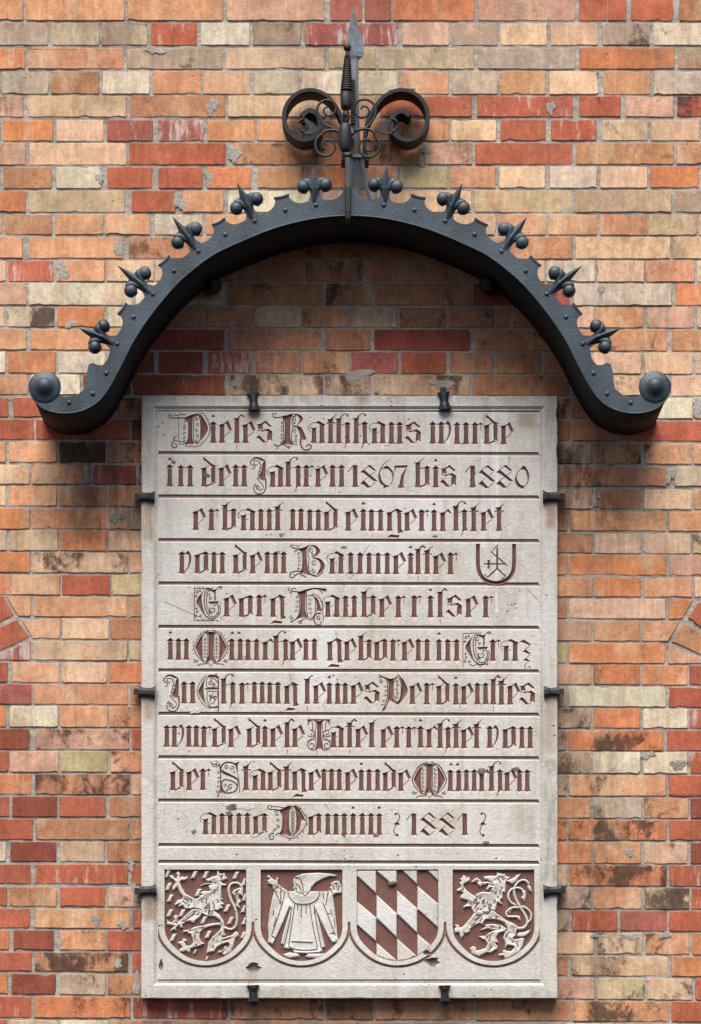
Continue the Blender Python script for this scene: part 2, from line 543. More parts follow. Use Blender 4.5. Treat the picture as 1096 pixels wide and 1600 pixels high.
M_BRICK = brick_material()
M_MORTAR = mortar_material()
M_STONE = stone_material()
M_PAINT = paint_material('oxblood_paint', (130, 93, 83), (116, 82, 73), 0.5)
M_WORN = paint_material('washed_out_paint', (204, 188, 177), (190, 168, 156), 0.5)
M_FIELD = paint_material('oxblood_field_paint', (126, 89, 80), (112, 78, 70), 0.45)
M_RULE = paint_material('brown_rule_paint', (148, 122, 108), (134, 108, 95), 0.35)
M_CHIP = paint_material('broken_stone', (134, 126, 116), (98, 90, 82), 0.6)
M_IRON = iron_material('painted_iron', (64, 74, 80), 0.48, 0.3, 0.32)
M_IRON2 = iron_material('bare_wrought_iron', (50, 50, 50), 0.5, 0.4, 0.3)
M_STEEL = iron_material('galvanised_iron', (142, 150, 155), 0.4, 0.45, 0.08)
M_BLACK = iron_material('blackened_iron', (34, 34, 34), 0.75, 0.0, 0.2)
M_SHADE_IRON = iron_material('shade_darkened_iron', (24, 24, 24), 0.85, 0.0, 0.05)  # near-black base: shade under the hood painted into the sheet's colour
# ================================================================ the brick wall
wall = empty('brick_wall', P(548, 1600, 0))
tag(wall, 'weathered orange, red and cream brick wall with grey mortar behind the plaque', 'wall')

CODE = dict(o=(220, 160, 118), O=(216, 139, 94), p=(230, 188, 152), k=(212, 164, 138), r=(187, 104, 77), R=(156, 84, 66), m=(172, 100, 85),
            c=(227, 210, 180), y=(205, 184, 138), t=(206, 175, 140), T=(182, 157, 131), b=(194, 138, 102), B=(140, 102, 74), g=(194, 174, 149), w=(231, 203, 178))
# course edges, left and right ends of the view
YL = [(-4, 31), (35, 70), (75, 107), (111, 146), (149, 182), (187, 220), (223, 257), (261, 294), (298, 331), (335, 366), (370, 403), (407, 439), (442, 476), (480, 510),
      (514, 546), (549, 582), (585, 616), (621, 651), (655, 686), (690, 722), (726, 756), (760, 790), (794, 826), (829, 860), (863, 894), (898, 929), (932, 963), (966, 998),
      (1001, 1031), (1035, 1066), (1069, 1100), (1103, 1136), (1139, 1171), (1174, 1206), (1210, 1241), (1245, 1276), (1280, 1312), (1316, 1346), (1351, 1381), (1386, 1416),
      (1420, 1450), (1454, 1484), (1488, 1517), (1522, 1553), (1557, 1590), (1594, 1625)]
YR = [(-4, 32), (36, 70), (74, 107), (111, 147), (150, 182), (187, 219), (223, 256), (260, 293), (297, 331), (335, 367), (370, 404), (407, 440), (443, 477), (480, 512),
      (515, 548), (551, 584), (587, 618), (622, 654), (658, 689), (694, 725), (730, 760), (765, 796), (800, 830), (834, 865), (868, 899), (903, 933), (937, 967), (971, 1002),
      (1006, 1037), (1040, 1070), (1074, 1105), (1108, 1138), (1142, 1173), (1176, 1209), (1212, 1244), (1247, 1279), (1282, 1313), (1317, 1350), (1353, 1385), (1388, 1421),
      (1424, 1456), (1459, 1492), (1496, 1526), (1530, 1563), (1566, 1597), (1601, 1632)]
ROWS = {
0: '-110:36o 41:194o 199:348o 355:507k3 516:566m 570:611m 615:742O3 748:899k2 905:949r 951:979r 986:1053r 1062:1180b3',
1: '-4:75T2 80:155g2 159:230T1 236:308r 314:390c 395:470T3 477:622m 629:702p1 706:778T3 783:855p2 861:935p1 942:1016T4 1022:1098c2',
2: '-110:39O 44:193o 198:348T3 353:508t2 514:587t2 592:741T3 748:899g3 906:1055O3 1060:1180T3',
3: '3:77g1 80:155b 160:234c2 239:314o1 318:391o 396:468g3 472:545c3 550:623c4 627:702o 707:778g3 782:853o 859:935p 943:1017o 1022:1098g2',
4: '-110:37k3 43:198p1 203:352b2 356:510t2 515:587b4 593:737r 746:896r 906:970r2 978:1053k3 1059:1180r4',
5: '5:82O 88:162p1 167:239m 247:318m 324:398o 402:475o2 480:549o3 554:622o4 628:702o2 706:776p3 783:853r 862:933r 942:1013t3 1018:1094p',
6: '-110:40k3 46:197p 202:353r 365:507b4 510:570O2 575:659b4 664:738k2 743:895r 901:1053b2 1058:1180b3',
7: '5:81b1 88:158c 168:238r 248:316r 323:393O 403:473o 478:540O 545:622o1 625:699y 703:775o 780:852p 860:933w 939:1012p 1017:1093O',
8: '-110:40O 45:195t1 206:274r 285:349o 357:500c1 505:585p1 590:737p2 742:895t1 899:1050t1 1056:1180T2',
9: '-70:3O 7:81b1 86:161o 165:235o 242:317c1 322:396o1 401:474p 479:552o 557:630o 635:697p 701:775p 779:853o1 858:933o 938:1012o 1014:1089t2 1093:1167o',
10: '-110:35o 45:193o 201:348b3 354:505b3 510:660b4 665:740b3 745:895b3 900:1048p1 1053:1180p',
11: '-70:9p 13:83r 88:163o 167:240p1 244:318p 322:396b2 400:473b3 478:552b4 556:565b3 568:623b4 627:697b3 701:775b3 779:852p 855:931c 934:1007p1 1010:1086o2 1090:1164p',
12: '-110:41k1 45:207c1 212:352c 358:505b3 510:580b4 587:736b3 740:890R3 897:1050c1 1056:1180O1',
13: '-70:7p 11:85g7 90:163O 167:243c 250:318b3 323:394b3 398:471t3 474:545b3 549:620t4 625:697b5 702:772b4 776:848b4 853:928p 932:1006o 1012:1085k 1090:1164t',
14: '-110:41o1 48:200o2 205:350R2 358:502b3 510:580b4 585:734R2 740:888b3 894:1043o3 1051:1180o2',
15: '-70:8c 12:87O1 91:165c2 169:196c 200:241R2 249:317R1 325:395m1 400:471b2 474:546b3 549:622m1 627:697r1 703:770b2 776:845b2 850:924b4 928:1003p1 1008:1083p1 1088:1162p',
16: '-110:43b2 48:125c1 130:204R3 208:352R2 360:505t5 510:580T5 585:735t5 740:889b3 893:955b5 960:1045p4 1050:1180p2',
17: '-110:13r 21:165r 170:244b5 849:890b5 893:935b5 940:1020b3 1025:1083c1 1088:1180k',
18: '-110:53r 56:203r2 206:250R3 845:891b3 896:968b4 973:1150r',
19: '-70:9o 14:88o 93:165B8 168:242b6 850:925T6 929:1002b6 1008:1081o4 1085:1150o2',
20: '-110:46p 50:138o4 146:213R1 216:250R 845:891b4 894:1042b3 1055:1180g3',
21: '-70:9p 14:88o 92:167b3 170:244b2 850:927k4 936:1002b2 1007:1081p1 1084:1150o',
22: '-110:46O 50:200o2 203:250T5 840:887b3 892:1041o2 1046:1180o',
23: '-70:10g2 15:90t 93:167O 170:244p1 850:926b2 930:1002p 1006:1079p 1083:1150t4',
24: '-110:47O1 50:200p4 203:250o1 840:887b2 891:1042O1 1046:1180k2',
25: '-70:16O 19:94o1 97:172r1 175:244y1 850:927o1 930:1002O 1007:1082o1 1086:1150p1',
26: '53:198o3 202:250o2 840:886b2 890:1040p1',
27: '97:170p2 174:246b2 850:924k1 928:1000o2',
28: '52:199t1 202:250t1 840:885y2 890:1040O2',
29: '-70:12r 18:93o2 97:167p1 170:246O1 850:924k1 928:1000O4 1004:1075O1 1078:1150r1',
30: '-110:49m 53:200o1 203:250b2 840:886t3 889:1041c2 1046:1180r1',
31: '-70:9O 15:90c 94:168o1 171:246b3 850:924T6 928:1001O1 1005:1075c2 1079:1150r',
32: '-110:46R 55:202k5 206:250r1 840:886T5 888:1037O5 1043:1180r',
33: '-70:13r 16:91k1 95:168y2 172:246b5 850:923T5 927:1001c3 1006:1075c4 1079:1150r',
34: '-110:49O 55:203b7 206:250k1 840:886T4 889:1041o5 1046:1180r1',
35: '-70:14r 19:89R 93:165r 171:246b3 850:923o2 928:1003g5 1007:1076o3 1080:1150R',
36: '-110:51r 56:202b2 206:250b1 840:886O6 889:1042O6 1047:1180r',
37: '-70:9w 16:88R 94:164t2 168:246b3 850:924O2 929:1002o2 1007:1075p3 1080:1150R',
38: '-110:48r 54:200r 205:250r1 840:887t2 890:1042O7 1047:1180r',
39: '-70:11r 15:89b3 94:164r1 168:246k3 850:924T7 928:1003o2 1008:1078t8 1081:1150r',
40: '-110:47r 54:202o1 208:250r2 840:888t3 894:965r1 970:1043m 1047:1180r1',
41: '-70:14O 21:84R1 94:165o5 168:246r2 850:928p2 934:1005t8 1010:1078b6 1083:1150O',
42: '-110:49r 54:200b9 207:250r3 840:888b3 893:1045t5 1050:1180O1',
43: '-70:12O 18:87R 93:165T3 169:246b4 850:930k3 934:1008y4 1013:1083t5 1087:1150r',
44: '-110:48r2 53:204O4 208:355R4 360:505b4 510:583B4 588:740b3 745:892b3 896:1047o5 1050:1180r1',
45: '-70:10r 15:90t2 94:168c3 172:246b3 251:325b3 330:404b3 409:483b3 488:562b3 567:641b3 646:720b3 725:799b3 804:878b3 883:957c2 962:1036t2 1041:1115b2',
}
bricks = []       # (polygon, code, stain)
def yrow(r, x):
    t = x / 1096
    return YL[r][0] + (YR[r][0] - YL[r][0]) * t, YL[r][1] + (YR[r][1] - YL[r][1]) * t
for r, s in ROWS.items():
    for tok in s.split():
        x0, rest = tok.split(':') if not tok.startswith('-') else tok[1:].split(':')
        if tok.startswith('-'): x0 = '-' + x0
        k = next(i for i, ch in enumerate(rest) if ch.isalpha())
        x1, code, st = float(rest[:k]), rest[k], int(rest[k + 1:] or 0)
        x0 = float(x0)
        a0, b0 = yrow(r, x0); a1, b1 = yrow(r, x1)
        bricks.append(([(x0, a0), (x1, a1), (x1, b1), (x0, b0)], code, st))
# cut bricks and wedge bricks of the two window arches that reach into view
for pl, code, st in (
    ([(10, 932), (48, 932), (48, 963), (28, 963)], 'o', 3), ([(33, 967), (94, 966), (94, 998), (51, 998)], 'o', 0),
    ([(-60, 940), (5, 931), (22, 961), (-60, 1003)], 'r', 1), ([(-60, 1008), (26, 968), (46, 995), (-60, 1044)], 'r', 0), ([(-16, 1028), (0, 1021), (48, 1001), (48, 1031), (-16, 1031)], 'm', 0),
    ([(1045, 937), (1084, 937), (1067, 967), (1045, 967)], 'O', 0), ([(1004, 971), (1062, 971), (1045, 1002), (1004, 1002)], 'o', 0),
    ([(1091, 942), (1150, 928), (1150, 1015), (1075, 966)], 'r', 1), ([(1069, 973), (1150, 1022), (1150, 1047), (1050, 1002)], 'b', 2), ([(1045, 1008), (1048, 1007), (1110, 1034), (1110, 1037), (1045, 1037)], 'k', 1)):
    bricks.append((pl, code, st))
N_VIEW = len(bricks)
# the wall runs on a little beyond the view
def pad(r, xa, xb, ya, yb):
    x = xa + (0 if r % 2 else -40)
    while x < xb:
        w = 153 if r % 2 else 75
        bricks.append(([(x, ya), (x + w, ya), (x + w, yb), (x, yb)], random.choice('oopprrObtctk'), random.choice((0, 0, 1, 2, 3))))
        x += w + 5
for r in range(46):
    a, b = YL[r]; pad(r, -500 + (0 if r % 2 else 20), -190, a, b)
    a, b = YR[r]; pad(r, 1265, 1590, a, b)
for k in range(6):
    pad(k, -420, 1520, -4 - 37 * (k + 1), -4 - 37 * (k + 1) + 33)
for k in range(5):
    pad(k, -420, 1520, 1632 + 36 * k, 1632 + 36 * k + 31)
for r in list(range(26)) + list(range(29, 46)):      # close the gap between the pad and the surveyed courses
    first = min(b[0][0][0] for b in bricks[:N_VIEW] if abs(b[0][0][1] - yrow(r, b[0][0][0])[0]) < 2 and b[0][0][0] < 100) if any(abs(b[0][0][1] - yrow(r, b[0][0][0])[0]) < 2 and b[0][0][0] < 100 for b in bricks[:N_VIEW]) else 0
    a, b = YL[r]
    bricks.append(([(-185, a), (first - 5, a), (first - 5, b), (-185, b)], random.choice('rOob'), 1))
    lastc = [q[0][1][0] for q in bricks[:N_VIEW] if abs(q[0][1][1] - yrow(r, q[0][1][0])[0]) < 2 and q[0][1][0] > 1000]
    a, b = YR[r]
    if lastc and max(lastc) < 1255: bricks.append(([(max(lastc) + 5, a), (1260, a), (1260, b), (max(lastc) + 5, b)], random.choice('rOob'), 1))

def brick_mesh(pl, code, st, seed):
    R_ = random.Random(seed)
    pl = [np.array(p, float) for p in pl]
    n = len(pl)
    out = []
    for i in range(n):
        p0, p1 = pl[i], pl[(i + 1) % n]
        L = np.linalg.norm(p1 - p0)
        d = (p1 - p0) / max(L, 1e-6)
        nrm = np.array([d[1], -d[0]])
        cr = min(0.6 + R_.random() * 1.2, L * 0.25)
        if R_.random() < 0.12: cr = min(cr + R_.random() * 5, L * 0.3)
        k = max(1, int(L / 10))
        ts = [cr] + [L * (j + 0.5 + R_.uniform(-.3, .3)) / k for j in range(k)] + [L - cr]
        ts = [t for t in ts if cr <= t <= L - cr]
        wav = R_.uniform(-0.3, 0.3)
        for t in ts:
            j = R_.uniform(-0.5, 0.4)
            if R_.random() < 0.08: j -= R_.random() * 2.2
            out.append(p0 + d * t + nrm * (j + wav * math.sin(math.pi * t / L)))
    out = np.array(out)
    cen = out.mean(0)
    # orientation clockwise in (u, v down) = facing out
    ar = np.sum(out[:, 0] * np.roll(out[:, 1], -1) - np.roll(out[:, 0], -1) * out[:, 1])
    if ar > 0: out = out[::-1]
    m = len(out)
    d0 = R_.uniform(-0.5, 0.5); tx, tz = R_.uniform(-.012, .012), R_.uniform(-.02, .02)
    ins = np.array(inset([tuple(p) for p in out], 0.55) or out)
    if len(ins) == m and np.sum(ins[:, 0] * np.roll(ins[:, 1], -1) - np.roll(ins[:, 0], -1) * ins[:, 1]) > 0:
        ins = ins[::-1]
        sh = int(np.argmin(np.sum((ins - out[0]) ** 2, 1))); ins = np.roll(ins, -sh, 0)
    vs_, fs = [], []
    for ring, dep in ((ins, 0.0), (out, -0.8), (out, -14.0)):
        for p in ring:
            h = d0 + dep + (p[0] - cen[0]) * tx + (p[1] - cen[1]) * tz
            vs_.append((wx(p[0]), -h * S, wz(p[1])))
    fs.append(list(range(m)))
    for a in (0, m):
        for i in range(m):
            j = (i + 1) % m
            fs.append([a + i, a + m + i, a + m + j, a + j])
    base = np.array(lin(*CODE[code])[:3])
    base = base * (1 + R_.uniform(-.12, .10)) * np.array([1 + R_.uniform(-.02, .02), 1 + R_.uniform(-.04, .04), 1 + R_.uniform(-.06, .06)])
    eff = {'r': .55, 'R': .5, 'm': .75}.get(code, .25) * R_.random() * 1.5
    return vs_, fs, tuple(np.clip(base, 0, .85)), (st / 9.0, R_.uniform(0, 40), min(eff, 1))

def set_attr(me, base, par):
    n = len(me.vertices)
    at = me.attributes.new('bcol', 'FLOAT_COLOR', 'POINT')
    at.data.foreach_set('color', np.array(base, np.float32).reshape(-1, 4).ravel() if np.ndim(base) == 2 else np.tile(np.array(tuple(base) + (1.0,), np.float32), n))
    at = me.attributes.new('bpar', 'FLOAT_VECTOR', 'POINT')
    at.data.foreach_set('vector', np.array(par, np.float32).ravel() if np.ndim(par) == 2 else np.tile(np.array(par, np.float32), n))

def vis_area(pl):
    x0 = max(min(p[0] for p in pl), 0); x1 = min(max(p[0] for p in pl), 1096)
    y0 = max(min(p[1] for p in pl), 0); y1 = min(max(p[1] for p in pl), 1600)
    if 222 < (x0 + x1) / 2 < 870 and 622 < (y0 + y1) / 2 < 1555: return 0
    if y0 > 622 and y1 < 1555:
        if x0 < 222: x1 = min(x1, 222)
        elif x1 > 870: x0 = max(x0, 872)
    return max(0, x1 - x0) * max(0, y1 - y0)

order = sorted(range(len(bricks)), key=lambda i: -vis_area(bricks[i][0]) if i < N_VIEW else 1)
single = set(order[:300])
JV, JF, JB, JP = [], [], [], []
for i, (pl, code, st) in enumerate(bricks):
    v, f, base, par = brick_mesh(pl, code, st, 1000 + i)
    if i in single:
        me = mesh('brick', v, f)
        set_attr(me, base, par)
        put('brick', me, M_BRICK, wall)
    else:
        k = len(JV); JV += v
        JF += [[q + k for q in g] for g in f]
        JB += [tuple(base) + (1.0,)] * len(v); JP += [par] * len(v)
me = mesh('smaller_bricks', JV, JF)
set_attr(me, JB, JP)
tag(put('smaller_bricks', me, M_BRICK, wall), kind='stuff')

# mortar bed: one uneven sheet behind the brick faces
gx = np.arange(-520, 1621, 12.0); gy = np.arange(-260, 1861, 9.0)
mv, mf = [], []
for y in gy:
    for x in gx:
        mv.append((wx(x), (1.7 + random.uniform(-0.7, 0.7)) * S, wz(y)))
nx = len(gx)
for j in range(len(gy) - 1):
    for i in range(nx - 1):
        a = j * nx + i
        mf.append([a, a + nx, a + nx + 1, a + 1])
put('mortar', mesh('mortar', mv, mf), M_MORTAR, wall)

# mortar smeared over broken brick edges
def smear(cx, cy, rx, ry, seed):
    R_ = random.Random(seed)
    n = 18
    vs_ = [(wx(cx), -0.95 * S, wz(cy))]
    ph = [R_.uniform(0, 6.28) for _ in range(3)]
    rad = []
    for i in range(n):
        a = 2 * math.pi * i / n
        rad.append(R_.uniform(.8, 1.15) + .25 * math.sin(2 * a + ph[0]) + .18 * math.sin(3 * a + ph[1]) + .12 * math.sin(5 * a + ph[2]))
    for k, h in ((0.7, 0.9), (0.97, 0.55), (1.0, -3.0)):
        for i in range(n):
            a = 2 * math.pi * i / n
            vs_.append((wx(cx + rx * rad[i] * k * math.cos(a)), -(h + R_.uniform(-.2, .2)) * S, wz(cy + ry * rad[i] * k * math.sin(a))))
    fs = [[0, 1 + (i + 1) % n, 1 + i] for i in range(n)]
    for b in (1, 1 + n):
        for i in range(n):
            j = (i + 1) % n
            fs.append([b + i, b + j, b + n + j, b + n + i])
    me = fixn(mesh('mortar_smear', vs_, fs))
    put('mortar_smear', me, M_MORTAR, wall)
for i, q in enumerate(((332, 166, 9, 13), (366, 240, 9, 15), (241, 78, 15, 6), (186, 386, 8, 13), (98, 423, 10, 14), (280, 314, 9, 14), (327, 277, 6, 12), (155, 278, 6, 8), (111, 505, 10, 6),
                       (664, 232, 8, 10), (861, 168, 6, 12), (630, 140, 18, 4), (137, 745, 8, 10), (1048, 742, 7, 13), (930, 778, 8, 13), (183, 808, 14, 9), (150, 1438, 7, 10), (190, 1444, 7, 8),
                       (185, 1505, 9, 9), (214, 1536, 7, 16), (212, 1395, 7, 14), (940, 1463, 14, 5), (985, 1464, 14, 5), (1060, 1196, 11, 11), (984, 1332, 9, 6), (1012, 1180, 12, 6), (1040, 1462, 9, 6),
                       (205, 1350, 6, 10), (1090, 636, 10, 14), (455, 205, 9, 8), (940, 452, 5, 9), (560, 585, 20, 8), (690, 600, 16, 9), (372, 596, 9, 10))):
    smear(*q, 50 + i)
# ================================================================ the plaque
PD = 0.040                      # metres the face of the slab stands out from the bricks
plaque = empty('stone_plaque', P(546, 1562, 0.02))
tag(plaque, 'pale limestone plaque with red-brown blackletter inscription and four carved shields', 'plaque')
PU0, PV0, PU1, PV1 = 220.5, 618.0, 872.0, 1561.0
IU0, IU1 = 247.0, 844.0         # inner panel
IV0, IV1 = 641.0, 1533.0

# --- slab body and border moulding, swept round the rectangle with worn, slightly chipped edges
prof = [(0.6, -20.0, 0), (0.0, -1.2, 1), (1.4, 2.6, 1), (19.5, 2.9, 0), (22.8, 0.2, 0), (24.2, -1.6, 0), (25.4, 0.0, 0), (26.5, 0.0, 0)]
def border():
    w = [PU0, PV0, PU1, PV1]
    fr = (IU0 - PU0) / 26.5, (IV0 - PV0) / 26.5, (PU1 - IU1) / 26.5, (PV1 - IV1) / 26.5
    loop = []
    n = 46
    cn = [(0, 0), (1, 0), (1, 1), (0, 1)]
    R_ = random.Random(5)
    vs_, fs = [], []
    cols = []
    for s in range(4):
        (ax, ay), (bx, by) = cn[s], cn[(s + 1) % 4]
        m = n if s % 2 == 0 else int(n * 1.45)
        for i in range(m):
            cols.append((ax + (bx - ax) * i / m, ay + (by - ay) * i / m, i == 0))
    for tx, ty, corner in cols:
        jit = 0 if corner else R_.uniform(-.35, .35) - (R_.random() * 1.6 if R_.random() < .08 else 0)
        for off, h, edge in prof:
            ol, ot, orr, ob = off * fr[0], off * fr[1], off * fr[2], off * fr[3]
            u = (PU0 + ol) + (PU1 - orr - PU0 - ol) * tx
            v = (PV0 + ot) + (PV1 - ob - PV0 - ot) * ty
            if edge:
                if ty == 0: v -= jit
                if ty == 1: v += jit
                if tx == 0: u -= jit
                if tx == 1: u += jit
            vs_.append((u, v, h))
    m = len(cols); k = len(prof)
    for i in range(m):
        j = (i + 1) % m
        for q in range(k - 1):
            fs.append([i * k + q, i * k + q + 1, j * k + q + 1, j * k + q])
    v3, f3 = lift((vs_, fs), PD)
    return fixn(mesh('border', v3, f3))
put('border', border(), M_STONE, plaque)

# --- blackletter alphabet: x to the right from the first stem, y up from the tip of the foot
W, TOP = 7.4, 37.6
def stem(x, top=TOP, bot=0.0, w=W):
    return [(x - 2.1, top - 4.6), (x + w / 2, top + .2), (x + w + 2.1, top - 4.6), (x + w, top - 6.8), (x + w - .4, (top + bot) / 2), (x + w, bot + 6.4), (x + w + 2.1, bot + 4.2),
            (x + w / 2, bot - .6), (x - 2.1, bot + 4.2), (x, bot + 6.4), (x + .4, (top + bot) / 2), (x, top - 6.8)]
def foot(x, tops, bot=0.0, w=W):
    """stem with a plain foot, top given as a list of points from right to left"""
    return tops + [(x + .3, 18), (x, bot + 6.4), (x - 2.1, bot + 4.2), (x + w / 2, bot - .6), (x + w + 2.1, bot + 4.2), (x + w, bot + 6.4), (x + w - .3, 18)]
def shoulder(x, w=W):
    return foot(x, [(x + w, 30.5), (x + w, 33.5), (x + 2, 32.2), (x - 2.4, 31.6), (x, 28.5)])
def tall(x, top=43.6):
    return foot(x, [(x + W, top - 4), (x + W + 1, top + 1.2), (x + 3.5, top - 1), (x - 2.4, top - 1.2), (x, top - 4.5)])
def rstem_bot(dx):
    """right-hand stem that turns in at the bottom"""
    return [(dx - 2.3, TOP - 4.3), (dx + W / 2, TOP), (dx + W + 2.3, TOP - 4.3), (dx + W, TOP - 6.2), (dx + W - .3, 10), (dx + W + 1.6, 7.6), (dx + W - 2.5, 7.0), (dx + 1.5, 4.8), (dx + .2, 9), (dx + .4, 19), (dx, TOP - 6.2)]
def link_bot(dx): return [(W, 5.2), (dx + 2.2, 9.0), (dx + 5.5, 7.2), (W / 2 + 1.5, 0.6)]
dot = lambda x, y=45.0: [(x - 3.3, y), (x, y + 3.6), (x + 3.3, y), (x, y - 3.2)]

def glyph(ch, dx=None):
    d = dx or 13.6
    pl, ln = [], []
    hl = 1.15
    if ch in 'iïj':
        pl = [stem(0), dot(W / 2)]
    elif ch in 'nuü':
        pl = [stem(0), stem(d)]
        if ch == 'n': pl.append([(W - 1, 33.9), (d + 1, 33.9), (d + 1, 32.6), (W - 1, 32.6)])
        else:
            pl.append([(W - 1, 4.6), (d + 1, 4.6), (d + 1, 3.2), (W - 1, 3.2)])
        if ch == 'ü': pl += [dot(W / 2 + 1), dot(d + W / 2 - 2)]
    elif ch == 'm':
        pl = [stem(0), stem(d), stem(2 * d)]
        pl += [[(q + W - 1, 33.9), (q + d + 1, 33.9), (q + d + 1, 32.6), (q + W - 1, 32.6)] for q in (0, d)]
    elif ch == 'e':
        pl = [shoulder(0), [(W - .5, 30), (W - .5, 33.6), (13.2, 38.2), (10, 33.6)], [(9.2, 34.4), (13.3, 38.3), (20.0, 23.2), (16.0, 20.8)]]
        ln = [([(17.2, 21.6), (7.0, 13.0)], 1.3)]
    elif ch == 'c':
        pl = [shoulder(0), [(W - .5, 30), (W - .5, 33.4), (12.2, 38.2), (9.6, 33.4)], [(8.9, 34.6), (12.4, 38.3), (18.0, 31.2), (15.0, 28.9)]]
    elif ch == 'o':
        pl = [shoulder(0), rstem_bot(d), [(W - .5, 30.4), (W - .5, 33.4), (d + W / 2, TOP), (d + 1, 33.0)], link_bot(d)]
    elif ch == 'd':
        pl = [shoulder(0), [(2.3, 49.5), (2.4, 43.4), (d + .4, 32.4), (d + 1, 10), (d + .4, 5.8), (d + W - 1.5, 8), (d + W + 1.3, 8.4), (d + W - .5, 11), (d + W, 33.4), (d + W + 1.6, 35.4), (d + W - 4, 37.4)],
              [(W - 1, 31.6), (W - 1, 33.4), (d + 1, 38), (d + 2, 36.4)], link_bot(d)]
    elif ch == 'a':
        pl = [foot(0, [(W, 25), (W + .8, 28.6), (3.5, 27.0), (-2.3, 27.2), (0, 24)]), foot(d, [(d + W, 30), (d + W + 1.6, 32.6), (10.2, 38.6), (5.8, 34.8), (d - .5, 30.6), (d + .2, 27)])]
        ln = [(sm([(6.5, 35.4), (1, 34.2), (-3.6, 30.5), (-4.6, 26), (-3.2, 22.3), (-1, 20.8)]), 1.5, 1.0), (sm([(W, 20), (W + 2.5, 20.6), (W + 4, 22.4)]), 1.2, .8)]
    elif ch in 'bl':
        pl = [tall(0)]
        ln = [(sm([(W - 1.5, 43), (W + 2, 46), (W + 6.0, 48.6)]), 2.4, .8)]
        if ch == 'b':
            pl += [rstem_bot(d), link_bot(d), [(W - 1, 33.9), (d + 1, 33.9), (d + 1, 32.6), (W - 1, 31.6)]]
    elif ch == 'h':
        pl = [tall(0, 43.4), [(d - 2.3, TOP - 4.3), (d + W / 2, TOP), (d + W + 2.3, TOP - 4.3), (d + W, TOP - 6.2), (d + W - .4, 10), (d + W + 1.2, 3.4), (d + 2, -.6), (d - 3.2, -7.0), (d - .2, -.4), (d + .4, 6), (d + .6, 19), (d, TOP - 6.2)],
              circle(17.6, 46.2, 2.0, 8)]
        ln = [(sm([(W - 1.5, 43), (W + 2, 47), (13.4, 49.2), (17.2, 48.6), (18.4, 46.6)]), 2.4, 1.3), ([(W - 1, 31.4), (d + 1, 34.0)], 1.3)]
    elif ch == 't':
        pl = [foot(0, [(W, 38), (W + 1, 43.6), (3.5, 40.8), (-2.2, 40.6), (0, 37)]), [(-3.8, 33.2), (-2.6, 35.8), (W + 3.4, 35.8), (W + 4.2, 33.2)]]
        ln = [(sm([(W - 2, 41.4), (W + 2, 44.4), (W + 4.8, 48.2)]), 2.4, .8)]
    elif ch in 'ſf':
        pl = [tall(0, 43.8), [(W - 2, 44), (W + .5, 42), (11.2, 48.8), (9.0, 48.0)], [(8.0, 46.8), (11.2, 49.2), (16.6, 44.4), (13.6, 42.4)]]
        ln = [([(W / 2, 1.5), (W / 2 + .3, -7.5)], 1.5, .7)]
        if ch == 'f': pl.append([(-3.8, 35.2), (-2.6, 37.4), (W + 3.4, 37.4), (W + 4.2, 35.2)])
    elif ch == 'r':
        pl = [stem(0), [(W + .5, 34.0), (W + 5, TOP - .4), (W + 9.6, 33.6), (W + 6.8, 32.4), (W + 4.6, 31.8)]]
        ln = [([(W + 5.2, 33), (W + 5.4, 23.8)], 1.5, .8)]
    elif ch == 'g':
        d = dx or 15
        pl = [shoulder(0), [(d - 2, 34.0), (d - 4, 35.6), (d - .5, 38.4), (d + W + 1.6, 33.8), (d + W - .8, 31), (d + W - .8, 6), (d + W + 2.4, 1.6), (d + W - 2, -3.0), (d + 1, -.6), (d + .6, 6), (d + .4, 28)],
              [(W - .5, 30.4), (W - .5, 33.2), (d - .5, 38.4), (d - 1, 34)], [(-.6, -7.4), (5.6, -2.0), (d + 4.4, -3.6), (d + W - 2.5, -2.6), (d + 1.2, -8.2)]]
    elif ch in 'vw':
        q = 0 if ch == 'v' else d
        d2 = dx if (dx and ch == 'v') else 10.5
        pl = [stem(0)] + ([stem(d), [(W - 1, 33.9), (d + 1, 33.9), (d + 1, 32.6), (W - 1, 32.6)]] if q else [])
        pl.append(sm([(q + d2, 34.6), (q + d2 + 4.2, 38.4), (q + d2 + 8.4, 31), (q + d2 + 8.0, 21), (q + d2 + 3.5, 10), (q + W - 2, 2.6), (q + W - 3.2, 1.4), (q + d2 + 1.6, 11), (q + d2 + 4.6, 21), (q + d2 + 4.0, 29)], 2, True))
        pl.append([(q + W - 1, 33.9), (q + d2 + 1, 35.3), (q + d2 + 1, 33.4), (q + W - 1, 32.6)])
    elif ch == 's':
        pl = [[(-2.2, 32.2), (0, 29.4), (.2, 24.2), (7.7, 22.4), (7.5, 30.6), (10.4, 34.2), (12.2, 38.2), (3.2, 33.2)], [(8.6, 35.2), (12.3, 38.6), (22.2, 29.6), (18.8, 26.6)],
              [(.2, 24.4), (-1.2, 22.6), (7.4, 19.8), (14.6, 24.6), (11.6, 25.4), (7.7, 23)], [(11.2, 22.0), (15.6, 26.2), (22.8, 21.4), (22.0, 9), (23.4, 6.8), (18.4, 6.6), (14.6, 4.6), (15, 20)],
              [(-3.0, 12.0), (2.4, 15.8), (13.0, 4.4), (7.4, 1.2)]]
        ln = [([(11.6, 4.4), (16.6, 6.6)], 1.2)]
    elif ch == 'z':
        z = lambda p: [((x - 890) / 5.48, (305 - y) / 5.48) for x, y in p]
        pl = [z([(888, 122), (927, 100), (992, 148), (968, 158)]), z([(912, 208), (940, 185), (988, 225), (970, 238)]), z([(918, 280), (945, 260), (985, 292), (962, 300)])]
